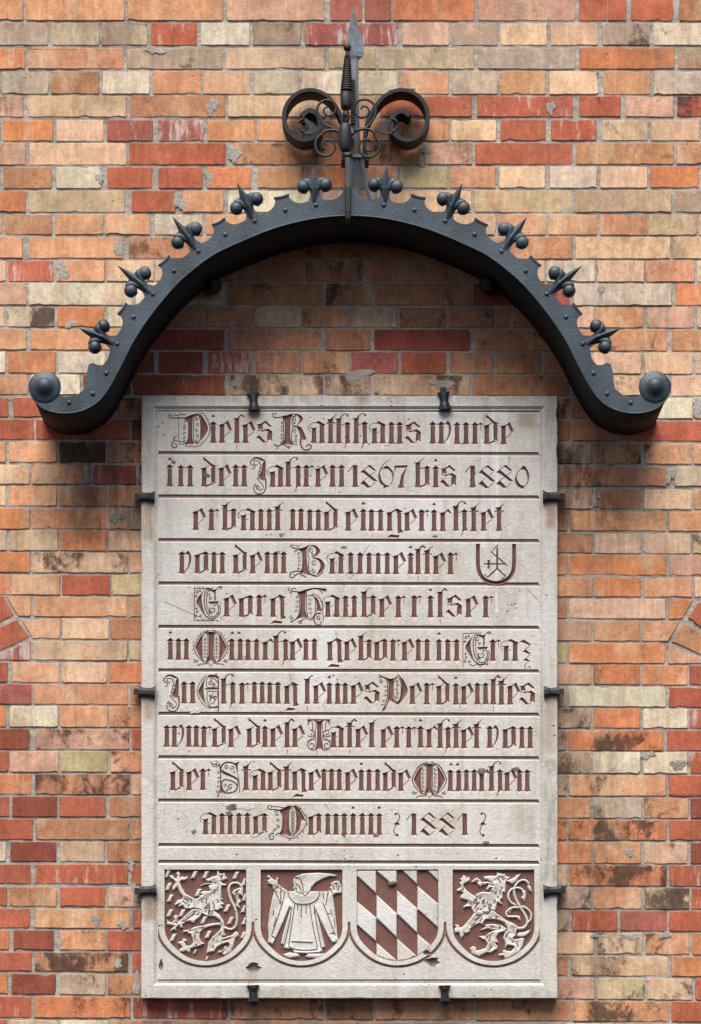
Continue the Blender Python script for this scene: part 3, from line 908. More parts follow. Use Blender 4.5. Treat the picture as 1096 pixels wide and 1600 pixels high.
        ln = [(z([(975, 155), (930, 200)]), 1.5), (z([(978, 235), (935, 275)]), 1.5), (z(sm([(960, 298), (935, 325), (945, 358), (975, 358), (978, 335), (960, 338)])), 1.5)]
    elif ch == '1':
        pl = [foot(0, [(W, 36), (W + .8, 37.2), (-.5, 37.2), (0, 33)])]
        ln = [([(.6, 36.4), (-8.0, 26.6)], 1.9)]
    elif ch == '8':
        z = lambda p: [((x - 620) / 5.48, (303 - y) / 5.48) for x, y in p]
        pl = [z([(618, 155), (650, 132), (768, 230), (735, 246)]), z([(678, 104), (702, 90), (760, 142), (735, 152)]), z([(618, 255), (650, 224), (708, 284), (682, 306)])]
        ln = [(z([(642, 142), (690, 100)]), 1.4), (z([(748, 148), (706, 186)]), 1.2), (z([(645, 232), (690, 196)]), 1.2), (z([(698, 292), (752, 238)]), 1.4)]
    elif ch == '6':
        z = lambda p: [((x - 775) / 5.48, (303 - y) / 5.48) for x, y in p]
        pl = [z(sm([(775, 175), (782, 235), (815, 288), (832, 308), (865, 275), (835, 262), (805, 225), (792, 170)], 2, True)), z(sm([(810, 125), (852, 98), (895, 140), (912, 185), (898, 215), (890, 180), (855, 140)], 2, True))]
        ln = [(z(sm([(782, 180), (795, 130), (840, 70), (885, 48)])), 2.2, .9), (z(sm([(860, 285), (892, 245), (904, 200)])), 1.3), (z([(815, 122), (795, 140)]), 1.3)]
    elif ch == '7':
        z = lambda p: [((x - 915) / 5.48, (303 - y) / 5.48) for x, y in p]
        pl = [z([(915, 100), (1030, 97), (1018, 125), (925, 125), (920, 160), (914, 150)]), z([(1010, 120), (1030, 97), (998, 180), (990, 270), (1004, 284), (968, 306), (940, 286), (955, 268), (972, 190)])]
    elif ch == '0':
        z = lambda p: [((x - 850) / 5.48, (303 - y) / 5.48) for x, y in p]
        pl = [z(sm([(850, 205), (858, 250), (905, 305), (935, 275), (900, 258), (870, 215), (862, 180)], 2, True)), z(sm([(898, 125), (930, 92), (965, 140), (976, 185), (962, 230), (955, 180), (930, 140)], 2, True))]
        ln = [(z(sm([(858, 195), (872, 155), (905, 118)])), 1.6), (z(sm([(925, 282), (955, 245), (968, 205)])), 1.6)]
    elif ch == '~':        # small space-filling ornament
        z = lambda p: [((x - 820) / 5.48, (303 - y) / 5.48) for x, y in p]
        pl = [z([(818, 192), (850, 168), (880, 192), (850, 200)]), z(circle(838, 104, 11, 8)), z(circle(852, 285, 13, 8))]
        ln = [(z(sm([(838, 96), (860, 98), (872, 125), (862, 160), (848, 182)])), 1.6), (z(sm([(845, 195), (826, 230), (826, 262), (848, 290)])), 1.6)]
    elif ch == 'I':        # worn numeral that has lost its paint
        ln = [([(0, 34), (4, 37.5), (8, 34)], 1.2), ([(1.5, 33), (1.5, 6)], .9), ([(6.5, 33), (6.5, 6)], .9), ([(-1, 5), (9, 5)], .9)]
    return pl, ln

# --- ornate capitals: drawn in the coordinates of a 5.48x survey sheet
def hooks(path, r, n, side=1):
    """little curls sitting along a line"""
    out = []
    p = np.array(sm(path, 8))
    L = np.concatenate([[0], np.cumsum(np.linalg.norm(np.diff(p, axis=0), axis=1))])
    for k in range(n):
        s = L[-1] * (k + .5) / n
        i = min(np.searchsorted(L, s), len(p) - 2)
        d = p[min(i + 1, len(p) - 1)] - p[i - 1]
        an = math.degrees(math.atan2(-d[1], d[0])) + 90 * side
        c = p[i] + np.array([math.cos(math.radians(an)), -math.sin(math.radians(an))]) * r
        out.append((spiral(c[0], c[1], r, r * .35, an + 180, an + 180 - 330 * side, 7), 5.5, 4))
    return out
def scallop(path, amp, n):
    p = np.array(sm(path, 10))
    L = np.concatenate([[0], np.cumsum(np.linalg.norm(np.diff(p, axis=0), axis=1))])
    out = []
    for k in range(n * 5 + 1):
        s = L[-1] * k / (n * 5)
        i = min(max(np.searchsorted(L, s), 1), len(p) - 2)
        d = p[i + 1] - p[i - 1]; d = d / (np.linalg.norm(d) + 1e-9)
        out.append(tuple(p[i] + np.array([d[1], -d[0]]) * amp * abs(math.sin(math.pi * k / 5))))
    return out
H5 = 6.0
def C(p, n=3): return sm(p, n, True)
def capital(name):
    f, l = [], []
    if name == 'D1':
        f = [C([(212, 76), (255, 50), (300, 36), (335, 36), (295, 58), (280, 95), (278, 240), (292, 292), (255, 296), (212, 296), (232, 270), (240, 230), (240, 110)]),
             C([(330, 36), (362, 55), (396, 112), (412, 165), (392, 212), (355, 262), (350, 230), (353, 120), (346, 70)])]
        l = [(sm([(330, 44), (302, 60), (290, 100), (289, 240), (304, 284), (322, 288), (344, 255), (349, 200), (348, 100), (330, 44)]), H5)]
        l += [(spiral(318, 80 + 48 * k, 15, 4, 90 + 180 * (k % 2), 430 + 180 * (k % 2), 8), 6) for k in range(5)]
        l += [(scallop([(325, 24), (375, 45), (412, 110), (426, 175), (400, 240), (350, 290), (310, 312), (210, 308)], 9, 17), 5.5)]
        l += [([(160, 55), (160, 285)], 4)] + hooks([(232, 80), (222, 180), (222, 285)], 13, 6, -1)
        l += [(sm([(235, 75), (190, 72), (130, 72), (85, 70), (75, 48), (98, 46), (104, 60)]), 9, 5), (sm([(120, 45), (150, 52), (175, 40), (205, 44), (222, 38)]), 6), (sm([(120, 260), (160, 270), (210, 280), (240, 290)]), 6)]
        l += [(spiral(130, 305, 34, 6, 100, 520, 18), 8, 5), (sm([(120, 270), (122, 240), (140, 228)]), 7)] + hooks([(165, 300), (200, 305), (240, 303)], 9, 3)
    elif name == 'R':
        f = [C([(-48, 76), (-5, 46), (45, 36), (32, 70), (22, 110), (22, 240), (46, 302), (10, 298), (-58, 302), (-38, 268), (-27, 230), (-27, 105)]),
             C([(40, 36), (90, 38), (128, 66), (122, 98), (72, 138), (96, 105), (98, 75), (76, 50)]), C([(72, 142), (112, 150), (138, 195), (158, 252), (132, 260), (110, 242), (96, 192)])]
        l = [(sm([(108, 245), (112, 305), (142, 345), (186, 340), (201, 314), (180, 298), (156, 318)]), 12, 7), (sm([(76, 46), (46, 62), (36, 105), (44, 138), (78, 140)]), H5), (sm([(78, 144), (42, 156), (32, 222), (46, 288), (84, 298)]), H5),
             (spiral(58, 80, 20, 5, 60, 420, 12), 6), (spiral(56, 110, 12, 4, 200, 520, 10), 6), (spiral(62, 185, 18, 5, 60, 420, 12), 6), (spiral(66, 225, 15, 5, 240, 580, 10), 6), (spiral(72, 268, 17, 5, 60, 400, 10), 6),
             (sm([(-38, 76), (-36, 160), (-40, 250), (-68, 296)]), 6), (sm([(-20, 52), (-70, 68), (-122, 64), (-130, 40), (-108, 36), (-98, 48)]), 9, 5), (sm([(-120, 296), (-90, 312), (-40, 300), (-10, 318), (12, 330)]), 9, 6),
             (spiral(8, 326, 14, 5, 0, 330, 9), 6)] + hooks([(-38, 90), (-36, 160), (-44, 260)], 12, 5, -1)
    elif name in ('J', 'I2'):
        o = 0 if name == 'J' else -745
        f = [C([(785 + o, 62), (805 + o, 38), (845 + o, 34), (880 + o, 48), (905 + o, 68), (870 + o, 66), (830 + o, 48)]), C([(905 + o, 68), (904 + o, 210), (880 + o, 235), (852 + o, 205), (872 + o, 150), (880 + o, 92)])]
        l = [(sm([(790 + o, 60), (775 + o, 78), (782 + o, 98), (802 + o, 100), (808 + o, 84), (798 + o, 82)]), 8, 5), (sm([(800 + o, 100), (812 + o, 120), (800 + o, 136), (788 + o, 128)]), 6), (sm([(870 + o, 90), (850 + o, 160), (836 + o, 230)]), 6),
             (sm([(905 + o, 215), (908 + o, 290), (886 + o, 340), (840 + o, 350), (808 + o, 325), (806 + o, 285), (824 + o, 262)]), 10, 6), (sm([(838 + o, 232), (870 + o, 258), (886 + o, 290), (872 + o, 322)]), 6),
             (spiral(838 + o, 300, 18, 5, 20, 400, 12), 7), (spiral(828 + o, 275, 14, 5, 120, 420, 9), 6), (spiral(858 + o, 320, 12, 4, 0, 330, 8), 6), (sm([(800 + o, 70), (830 + o, 66), (856 + o, 80), (850 + o, 98)]), 6), (spiral(822 + o, 105, 10, 4, 0, 330, 8), 5)]
        l += hooks([(868 + o, 110), (850 + o, 165), (838 + o, 225)], 8, 4, 1)
    elif name == 'B':
        f = [C([(88, 76), (140, 56), (190, 34), (168, 66), (160, 110), (172, 240), (190, 292), (140, 284), (98, 276), (120, 240), (122, 110)]), C([(185, 36), (240, 42), (276, 80), (262, 116), (205, 148), (238, 108), (240, 74), (215, 50)]),
             C([(205, 148), (270, 150), (316, 205), (300, 260), (240, 296), (262, 262), (280, 215), (258, 168)])]
        l = [(sm([(205, 50), (180, 70), (172, 115), (180, 150)]), 6), (sm([(182, 150), (178, 220), (196, 285), (235, 294)]), 6), (sm([(180, 285), (250, 305), (305, 265)]), 7), (spiral(205, 90, 22, 5, 60, 420, 12), 6), (spiral(208, 118, 12, 4, 240, 560, 9), 6),
             (spiral(226, 195, 26, 6, 60, 440, 12), 6), (spiral(222, 262, 20, 5, 100, 460, 12), 7), (sm([(110, 72), (60, 66), (25, 50), (35, 34), (55, 42)]), 9, 5), (sm([(65, 38), (85, 48), (100, 40)]), 6), (sm([(125, 270), (80, 262), (30, 272), (18, 305), (45, 316), (62, 296), (44, 288)]), 9, 6),
             (sm([(62, 300), (90, 282), (125, 296), (158, 314)]), 8)] + hooks([(105, 90), (112, 170), (104, 258)], 14, 5, -1) + [(sm([(85, 84), (58, 88), (64, 104)]), 8, 5)]
    elif name in ('G1', 'G2'):
        # drawn once around its own origin (left edge of the frame, top of the frame)
        ox, oy = (290, 38) if name == 'G1' else (402, 55)
        q = lambda p: [(x + ox, y + oy) for x, y in p]
        f = [q(C([(96, 12), (70, 62), (72, 140), (95, 218), (120, 252), (88, 230), (50, 170), (22, 118), (52, 62)])), q(C([(96, 12), (130, 6), (175, 14), (205, 0), (190, 30), (188, 100), (174, 106), (176, 50), (150, 28)])),
             q([(118, 116), (220, 112), (205, 132), (140, 138)])]
        l = [(q(sm([(205, 0), (232, -14), (238, 2), (224, 8)])), 9, 6), (q(sm([(108, 22), (92, 60), (92, 140), (112, 208), (150, 248), (190, 236), (212, 190), (206, 150), (196, 134)])), 7), (q(sm([(100, 240), (150, 266), (205, 244), (228, 190), (220, 145)])), 9, 6),
             (q(spiral(164, 184, 30, 5, 150, 560, 18)), 8, 5), (q(spiral(128, 50, 22, 5, 60, 430, 12)), 6), (q(spiral(140, 86, 14, 4, 240, 580, 10)), 6), (q(spiral(136, 214, 10, 4, 0, 330, 8)), 6), (q(spiral(205, 220, 10, 4, 0, 330, 8)), 6)]
        if name == 'G1':
            l += [(q([(6, 0), (6, 278)]), 5), (q([(6, 4), (165, 4)]), 5), (q([(6, 276), (205, 276)]), 5)]
            f += [q([(x - 7, y), (x, y - 8), (x + 7, y), (x, y + 8)]) for x, y in [(4, 36 * k + 2) for k in range(8)] + [(46 + 38 * k, 0) for k in range(4)] + [(40 + 40 * k, 282) for k in range(5)] + [(232, 130), (232, 256)]]
        else:
            l += [(q([(3, -4), (3, 292)]), 5), (q([(3, 0), (165, -4)]), 5), (q(sm([(60, 262), (90, 276), (120, 262), (150, 280), (190, 262), (214, 268), (212, 250)])), 6)]
        for cx, cy, r in ((30, 38, 14), (22, 70, 9), (54, 26, 9), (32, 206, 13), (20, 240, 11), (58, 244, 11), (24, 176, 8), (180, 150, 6)):
            l.append((q(spiral(cx, cy, r, 3.5, 45, 400, 9)), 6))
        l.append((q(scallop([(112, 30), (104, 110), (118, 190), (152, 232)], 7, 9)), 5))
    elif name == 'H':
        f = [C([(80, 72), (130, 66), (162, 68), (152, 110), (150, 230), (172, 296), (130, 292), (80, 300), (102, 250), (106, 120)]), C([(220, 108), (255, 130), (278, 190), (286, 238), (255, 232), (238, 262), (248, 200), (240, 150)]),
             C([(100, 72), (160, 48), (220, 36), (280, 38), (330, 52), (310, 66), (270, 54), (220, 50), (165, 66)])]
        l = [(sm([(86, 72), (45, 66), (10, 60), (4, 42), (20, 38)]), 8, 5), (sm([(30, 66), (38, 44), (60, 40), (66, 50)]), 6), (sm([(12, 74), (28, 82), (40, 72)]), 6), (spiral(316, 55, 16, 5, 300, 660, 10), 7), (sm([(270, 56), (290, 74), (300, 88)]), 6),
             (sm([(86, 84), (98, 130), (96, 250), (72, 300)]), 6), (sm([(160, 80), (160, 220), (178, 290)]), 6), (sm([(165, 108), (210, 100), (222, 112)]), 7), (sm([(228, 120), (238, 160), (232, 250), (214, 290), (180, 296)]), 6),
             (scallop([(200, 92), (250, 108), (285, 160), (298, 230)], 8, 8), 5.5), (sm([(290, 215), (302, 270), (304, 325)]), 6), (sm([(286, 255), (250, 258), (226, 290), (228, 330), (258, 356), (286, 340), (282, 318)]), 10, 6), (spiral(266, 296, 20, 5, 60, 420, 12), 7),
             (sm([(160, 300), (190, 312), (230, 292)]), 6), (sm([(80, 330), (110, 318), (150, 300)]), 7), (sm([(30, 330), (60, 310), (85, 298)]), 7), (spiral(34, 290, 18, 5, 100, 460, 11), 6), (spiral(110, 332, 14, 5, 180, 520, 9), 6), (spiral(32, 322, 12, 4, 200, 520, 9), 6)]
        l += hooks([(92, 95), (95, 160), (84, 250)], 14, 4, -1) + hooks([(176, 120), (172, 180), (184, 270)], 15, 4, 1)
    elif name in ('M1', 'M2'):
        ox, oy = (437, 175) if name == 'M1' else (117, 188)
        q = lambda p: [(x + ox, y + oy) for x, y in p]
        f = [q(C([(-50, -128), (-10, -136), (50, -128), (30, -118), (22, -80), (20, 70), (38, 128), (0, 112), (-40, 128), (-22, 70), (-20, -80), (-28, -118)])), q(C([(-72, -112), (-80, -40), (-78, 60), (-70, 112), (-102, 70), (-128, 14), (-134, -4), (-108, -60)])),
             q(C([(72, -112), (80, -40), (78, 60), (70, 112), (102, 70), (128, 14), (134, -4), (108, -60)]))]
        for s in (-1, 1):
            l += [(q(sm([(s * 50, -122), (s * 28, -100), (s * 27, 60), (s * 40, 118), (s * 55, 122), (s * 72, 90), (s * 76, 0), (s * 72, -90), (s * 50, -122)])), 5.5), (q(sm([(s * 12, -146), (s * 80, -118), (s * 120, -60), (s * 144, 0), (s * 118, 70), (s * 60, 128)])), 6)]
            if name == 'M1':
                l += [(q([(s * 50 - 16, -60 + 30 * k), (s * 50, -78 + 30 * k), (s * 50 + 16, -60 + 30 * k)]), 5) for k in range(6)] + [(q([(s * 50, -100), (s * 50, 100)]), 4)]
            else:
                l += [(q(spiral(s * 52, -85 + 36 * k, 15, 5, 90, 400, 9)), 6) for k in range(6)]
            l += [(q(sm([(s * 20, 126), (s * 50, 140), (s * 90, 142), (s * 116, 158)])), 9, 6), (q(spiral(s * 132, 118, 16, 5, 90, 450, 10)), 6), (q(spiral(s * 115, 140 - 22, 9, 4, 0, 330, 8)), 5)]
            if name == 'M1':
                f += [q(circle(s * r * math.sin(math.radians(an)), -r * math.cos(math.radians(an)), 6, 6)) for r, an in [(152 + 0.02 * k, k) for k in range(12, 110, 12)]]
            else:
                l += [(q(scallop([(s * 8, -156), (s * 84, -126), (s * 128, -62), (s * 152, 4), (s * 126, 74)][::(1 if s < 0 else -1)], 8, 14)), 5)]
        f += [q(circle(0, 152, 8, 7)), q(circle(-18, 140, 6, 6)), q(circle(18, 140, 6, 6))]
    elif name == 'E':
        f = [C([(400, 48), (380, 100), (374, 170), (384, 250), (402, 292), (366, 255), (342, 215), (328, 176), (350, 130), (372, 85)]), [(386, 150), (498, 148), (498, 162), (386, 164)],
             C([(400, 48), (440, 34), (480, 40), (502, 52), (496, 72), (470, 60), (430, 56)]), C([(400, 290), (440, 308), (480, 306), (500, 300), (502, 320), (470, 322), (425, 318)])]
        l = [(sm([(404, 66), (402, 140), (494, 138), (492, 96), (462, 70), (430, 56), (404, 66)], 3), 6), ([(404, 178), (494, 178), (490, 220), (462, 276), (420, 292), (404, 250), (404, 178)], 6), ([(501, 52), (501, 320)], 8), (sm([(500, 318), (502, 344), (488, 340)]), 8, 5),
             (sm([(430, 36), (452, 46), (470, 40), (480, 28), (488, 40), (478, 50)]), 7, 5), (spiral(432, 108, 20, 6, 0, 380, 12), 7), (spiral(462, 118, 16, 5, 180, 540, 10), 7), (spiral(440, 78, 9, 4, 0, 330, 8), 5), (sm([(424, 268), (446, 226), (452, 196)]), 6),
             (sm([(420, 214), (446, 230), (480, 216)]), 7), (sm([(424, 246), (446, 228), (474, 250)]), 7), (spiral(430, 218, 9, 4, 0, 330, 8), 6), (spiral(470, 226, 9, 4, 0, 330, 8), 6), (scallop([(400, 40), (352, 100), (324, 178), (350, 250), (396, 306), (440, 322)][::-1], 8, 14), 5)]
    elif name == 'V':
        f = [C([(840, 64), (880, 70), (930, 58), (905, 84), (900, 220), (915, 258), (940, 286), (900, 270), (868, 262), (838, 330), (812, 346), (845, 290), (860, 220), (862, 110)]), C([(945, 44), (985, 72), (1012, 120), (1028, 170), (1000, 230), (945, 292), (905, 262), (935, 272), (965, 225), (976, 150), (970, 90)])]
        l = [(sm([(775, 56), (820, 60), (846, 84), (856, 160), (848, 250), (820, 325), (808, 345)]), 7), (sm([(780, 38), (820, 56), (850, 66)]), 7), (sm([(920, 66), (945, 44), (958, 38)]), 6), (spiral(802, 92, 18, 5, 90, 460, 12), 7),
             (sm([(938, 62), (908, 90), (905, 200), (925, 260), (950, 262), (968, 210), (970, 110), (950, 64)]), 6)]
        l += [(spiral(936, 92 + 34 * k, 14, 4, 90 + 180 * (k % 2), 430 + 180 * (k % 2), 9), 6) for k in range(5)] + hooks([(845, 110), (850, 190), (816, 315)], 12, 5, -1)
    elif name == 'T':
        f = [C([(222, 55), (268, 60), (312, 55), (296, 75), (290, 120), (290, 220), (300, 290), (320, 306), (268, 296), (215, 306), (242, 288), (250, 220), (250, 110), (242, 72)]), [(164, 44), (366, 44), (362, 50), (356, 105), (346, 70), (330, 56), (205, 56), (186, 70), (172, 108), (168, 52)]]
        for s in (-1, 1):
            q = lambda p: [(268 + s * (x - 268), y) for x, y in p]
            l += [(q(sm([(205, 60), (214, 100), (212, 140), (226, 160)])), 6), (q(sm([(226, 145), (200, 140), (188, 130)])), 7), (q(sm([(228, 182), (198, 196), (172, 184)])), 7), (q(sm([(234, 150), (226, 205), (190, 224), (170, 260), (186, 296), (218, 290), (222, 262), (200, 252), (190, 268)])), 7), (q(sm([(165, 228), (186, 232), (212, 216), (226, 230)])), 6), (q(sm([(186, 300), (225, 310), (250, 296)])), 6),
                  (q(spiral(204, 176, 9, 4, 0, 330, 8)), 6), (q(sm([(242, 80), (236, 160), (240, 250), (236, 290)])), 4.5)]
    elif name == 'S':
        f = [C([(522, 100), (560, 122), (620, 150), (668, 180), (664, 196), (620, 172), (560, 150), (528, 128)]), [(640, 48), (682, 32), (668, 66), (668, 130), (660, 132), (660, 72)]]
        l = [(sm([(662, 110), (650, 66), (610, 44), (562, 44), (530, 70), (522, 104), (540, 128)]), 11), (sm([(530, 210), (560, 190), (625, 205), (662, 240), (654, 280), (610, 302), (565, 300), (535, 270), (528, 215)]), 9), (sm([(668, 190), (668, 235), (650, 280), (600, 306), (550, 300)]), 8),
             (sm([(664, 130), (678, 200), (684, 300)]), 5), (sm([(505, 45), (518, 110), (522, 220), (516, 280), (492, 338)]), 8), (spiral(572, 84, 20, 5, 60, 420, 12), 7), (spiral(620, 84, 22, 6, 180, 520, 12), 7), (spiral(640, 126, 11, 4, 60, 380, 8), 6), (spiral(604, 254, 24, 6, 60, 420, 12), 8),
             (spiral(560, 236, 14, 5, 180, 520, 10), 6), (spiral(576, 278, 12, 4, 180, 520, 9), 6), (sm([(508, 70), (470, 60), (440, 48), (428, 30)]), 9, 5), (sm([(470, 60), (490, 50), (488, 32), (472, 34)]), 6), (sm([(448, 60), (460, 78), (480, 76), (492, 88)]), 6)] + hooks([(514, 110), (518, 200), (502, 310)], 13, 5, -1)
        f += [C([(520, 215), (535, 260), (548, 298), (520, 302), (524, 260)])]
    elif name == 'D2':
        f = [C([(748, 76), (800, 52), (855, 30), (838, 70), (826, 130), (828, 230), (846, 296), (800, 286), (752, 280), (774, 240), (776, 130)]), C([(872, 34), (920, 62), (965, 140), (972, 166), (940, 162), (925, 235), (890, 278), (900, 200), (900, 100)])]
        l = [(sm([(860, 40), (836, 80), (830, 150), (834, 240), (858, 298), (885, 268), (898, 200), (896, 100), (880, 52), (860, 40)]), 6), (sm([(880, 26), (930, 62), (985, 160), (950, 240), (880, 308), (830, 312), (760, 284)]), 6), (sm([(760, 84), (778, 130), (772, 230), (750, 278)]), 6),
             (sm([(756, 74), (710, 66), (660, 66), (648, 44), (668, 32), (686, 46), (672, 56)]), 8, 5), (sm([(690, 40), (740, 44), (790, 52), (830, 36)]), 6), (sm([(700, 84), (740, 76), (760, 82)]), 7), (spiral(688, 304, 32, 5, 80, 520, 18), 9, 5), (sm([(700, 280), (700, 250), (716, 232), (726, 246)]), 7), (sm([(712, 288), (740, 270), (766, 276)]), 7),
             (spiral(732, 108, 15, 5, 90, 420, 10), 7), (spiral(740, 158, 14, 5, 90, 420, 10), 7), (spiral(742, 212, 14, 5, 90, 420, 10), 7)]
        l += [(circle(864, 96 + 34 * k, 13, 10) + [(877, 96 + 34 * k)], 6) for k in range(6)] + hooks([(900, 40), (960, 110), (985, 160), (950, 245), (890, 312), (800, 318)], 9, 6, 1)
        f += [[(858, 60), (864, 50), (870, 60), (864, 70)]] + [circle(864, 96 + 34 * k, 4, 6) for k in range(6)]
    elif name == 'mark':
        l = [(sm([(533, 26), (533, 130), (535, 220), (552, 285), (600, 340), (690, 362), (770, 340), (824, 285), (841, 220), (843, 130), (843, 26)], 3), 31), ([(708, 34), (645, 94), (784, 212)], 11), ([(698, 58), (698, 242)], 15), ([(585, 198), (768, 198)], 11), ([(625, 164), (625, 240)], 19),
             ([(698, 238), (615, 314), (588, 288)], 12), ([(698, 238), (770, 304), (735, 330)], 12)]
    return f, l

# --- the text: (start of the sheet in survey units, [(sign, x on the sheet, second stem x or None)])
LINES = [
 (695.4, 640, [(250, [('*D1', 0), ('i', 437), ('e', 513), ('ſ', 640), ('e', 713), ('s', 840)]), (450, [('*R', 0), ('a', 204, 272), ('t', 347), ('h', 415, 490), ('h', 567, 640), ('a', 722, 792), ('u', 867, 938), ('s', 1016)]),
               (650, [('w', 125, 198), ('u', 335, 412), ('r', 487), ('d', 590, 663), ('e', 733)])]),
 (763.6, 708, [(250, [('i', 65), ('n', 157, 238), ('d', 358, 435), ('e', 508), ('n', 630, 703), ('*J', 0), ('a', 945, 1012), ('h', 1078, 1163)]), (450, [('r', 138), ('e', 240), ('n', 362, 440), ('1', 558), ('8', 620), ('6', 775), ('7', 915), ('b', 1094, 1174)]),
               (650, [('i', 150), ('s', 222), ('1', 468), ('8', 538), ('8', 690), ('0', 850)])]),
 (831.8, 778, [(250, [('e', 288), ('r', 420), ('b', 537, 610), ('a', 697, 773), ('u', 845, 918), ('t', 990)]), (450, [('u', 22, 92), ('n', 167, 240), ('d', 313, 387), ('e', 497), ('i', 625), ('n', 697, 775), ('g', 852, 937), ('e', 1003)]),
               (650, [('r', 30), ('i', 137), ('c', 210), ('h', 325, 398), ('t', 477), ('e', 562), ('t', 695)])]),
 (899.2, 845, [(250, [('v', 168, 222), ('o', 300, 373), ('n', 443, 515), ('d', 630, 705), ('e', 775), ('m', 900, 970)]), (450, [('*B', 0), ('a', 360, 435), ('u', 518, 598), ('m', 675, 753), ('e', 905), ('i', 1032), ('ſ', 1097)]),
               (650, [('t', 80), ('e', 153), ('r', 278), ('*mark', 0)])]),
 (967.0, 912, [(250, [('*G1', 0), ('e', 552), ('o', 680, 755), ('r', 832), ('g', 950, 1030)]), (450, [('*H', 0), ('a', 323, 400), ('u', 475, 550), ('b', 635, 712), ('e', 787), ('r', 925), ('r', 1062)]),
               (650, [('i', 105), ('ſ', 190), ('s', 272), ('e', 430), ('r', 578)])]),
 (1034.8, 980, [(250, [('i', 70), ('n', 140, 208), ('*M1', 0), ('ü', 595, 668), ('n', 735, 808), ('c', 882), ('h', 975, 1055)]), (450, [('e', 22), ('n', 135, 208), ('g', 340, 422), ('e', 487), ('b', 605, 675), ('o', 742, 810), ('r', 880), ('e', 980), ('n', 1097, 1172)]),
                (650, [('i', 178), ('n', 255, 332), ('*G2', 0), ('r', 640), ('a', 755, 833), ('z', 890)])]),
 (1103.0, 1048, [(250, [('*I2', 0), ('n', 187, 260), ('*E', 0), ('h', 525, 603), ('r', 683), ('u', 790, 857), ('n', 922, 992), ('g', 1068, 1140)]), (450, [('ſ', 147), ('e', 220), ('i', 335), ('n', 408, 473), ('e', 543), ('s', 664), ('*V', 0), ('e', 1048)]),
                 (650, [('r', 75), ('d', 180, 250), ('i', 325), ('e', 390), ('n', 507, 577), ('ſ', 645), ('t', 715), ('e', 787), ('s', 900)])]),
 (1171.0, 1116, [(250, [('w', 38, 103), ('u', 228, 292), ('r', 357), ('d', 450, 525), ('e', 590), ('d', 745, 818), ('i', 880), ('e', 950), ('ſ', 1070)]), (450, [('e', 40), ('*T', 0), ('a', 372, 437), ('f', 510), ('e', 582), ('l', 697), ('e', 800), ('r', 912), ('r', 1015)]),
                 (650, [('i', 22), ('c', 95), ('h', 187, 255), ('t', 325), ('e', 392), ('t', 500), ('v', 613, 665), ('o', 748, 818), ('n', 890, 960)])]),
 (1238.4, 1184, [(250, [('d', 92, 163), ('e', 230), ('r', 348), ('*S', 0), ('t', 718), ('a', 795, 862), ('d', 928, 1002), ('t', 1066)]), (450, [('g', 40, 115), ('e', 180), ('m', 290, 356), ('e', 495), ('i', 610), ('n', 675, 748), ('d', 815, 885), ('e', 948)]),
                 (650, [('*M2', 0), ('ü', 275, 347), ('n', 413, 480), ('c', 545), ('h', 630, 703), ('e', 762), ('n', 868, 935)])]),
 (1307.6, 1253, [(300, [('a', 97, 168), ('n', 238, 308), ('n', 382, 455), ('o', 527, 602), ('*D2', 0)]), (480, [('o', 12, 80), ('m', 157, 228), ('i', 375), ('n', 455, 528), ('i', 600), ('I', 665), ('~', 740)]),
                 (600, [('1', 240), ('8', 312), ('8', 470), ('1', 675), ('~', 820)])]),
]
RULES = [640.0, 707.6, 775.3, 843.6, 911.3, 979.2, 1047.2, 1115.0, 1183.1, 1250.7, 1320.4, 1346.6]
slope = lambda u: (u - 250) * 0.0026
Z5 = 5.48
CRACKS = [[(540, 618), (532, 636), (522, 650), (508, 668), (520, 680)], [(534, 710), (546, 722)], [(578, 851), (570, 862), (566, 872)], [(549, 892), (540, 897), (546, 905), (560, 890)], [(797, 712), (796, 728)], [(256, 940), (290, 955), (330, 972)],
          [(824, 920), (838, 934), (843, 940)], [(719, 1075), (719, 1112)], [(506, 1255), (514, 1264)], [(495, 1186), (496, 1204)], [(525, 985), (526, 1000)], [(454, 1055), (455, 1070)], [(512, 1092), (504, 1102), (508, 1110)], [(535, 1298), (545, 1320)], [(395, 1310), (412, 1300)], [(725, 914), (725, 925)], [(495, 1165), (496, 1180)]]

def letter_shape(pl, ln, place, k=1.0):
    return dict(polys=[[place(p) for p in q] for q in pl], lines=[([place(p) for p in x[0]],) + tuple(w * k for w in x[1:]) for x in ln])

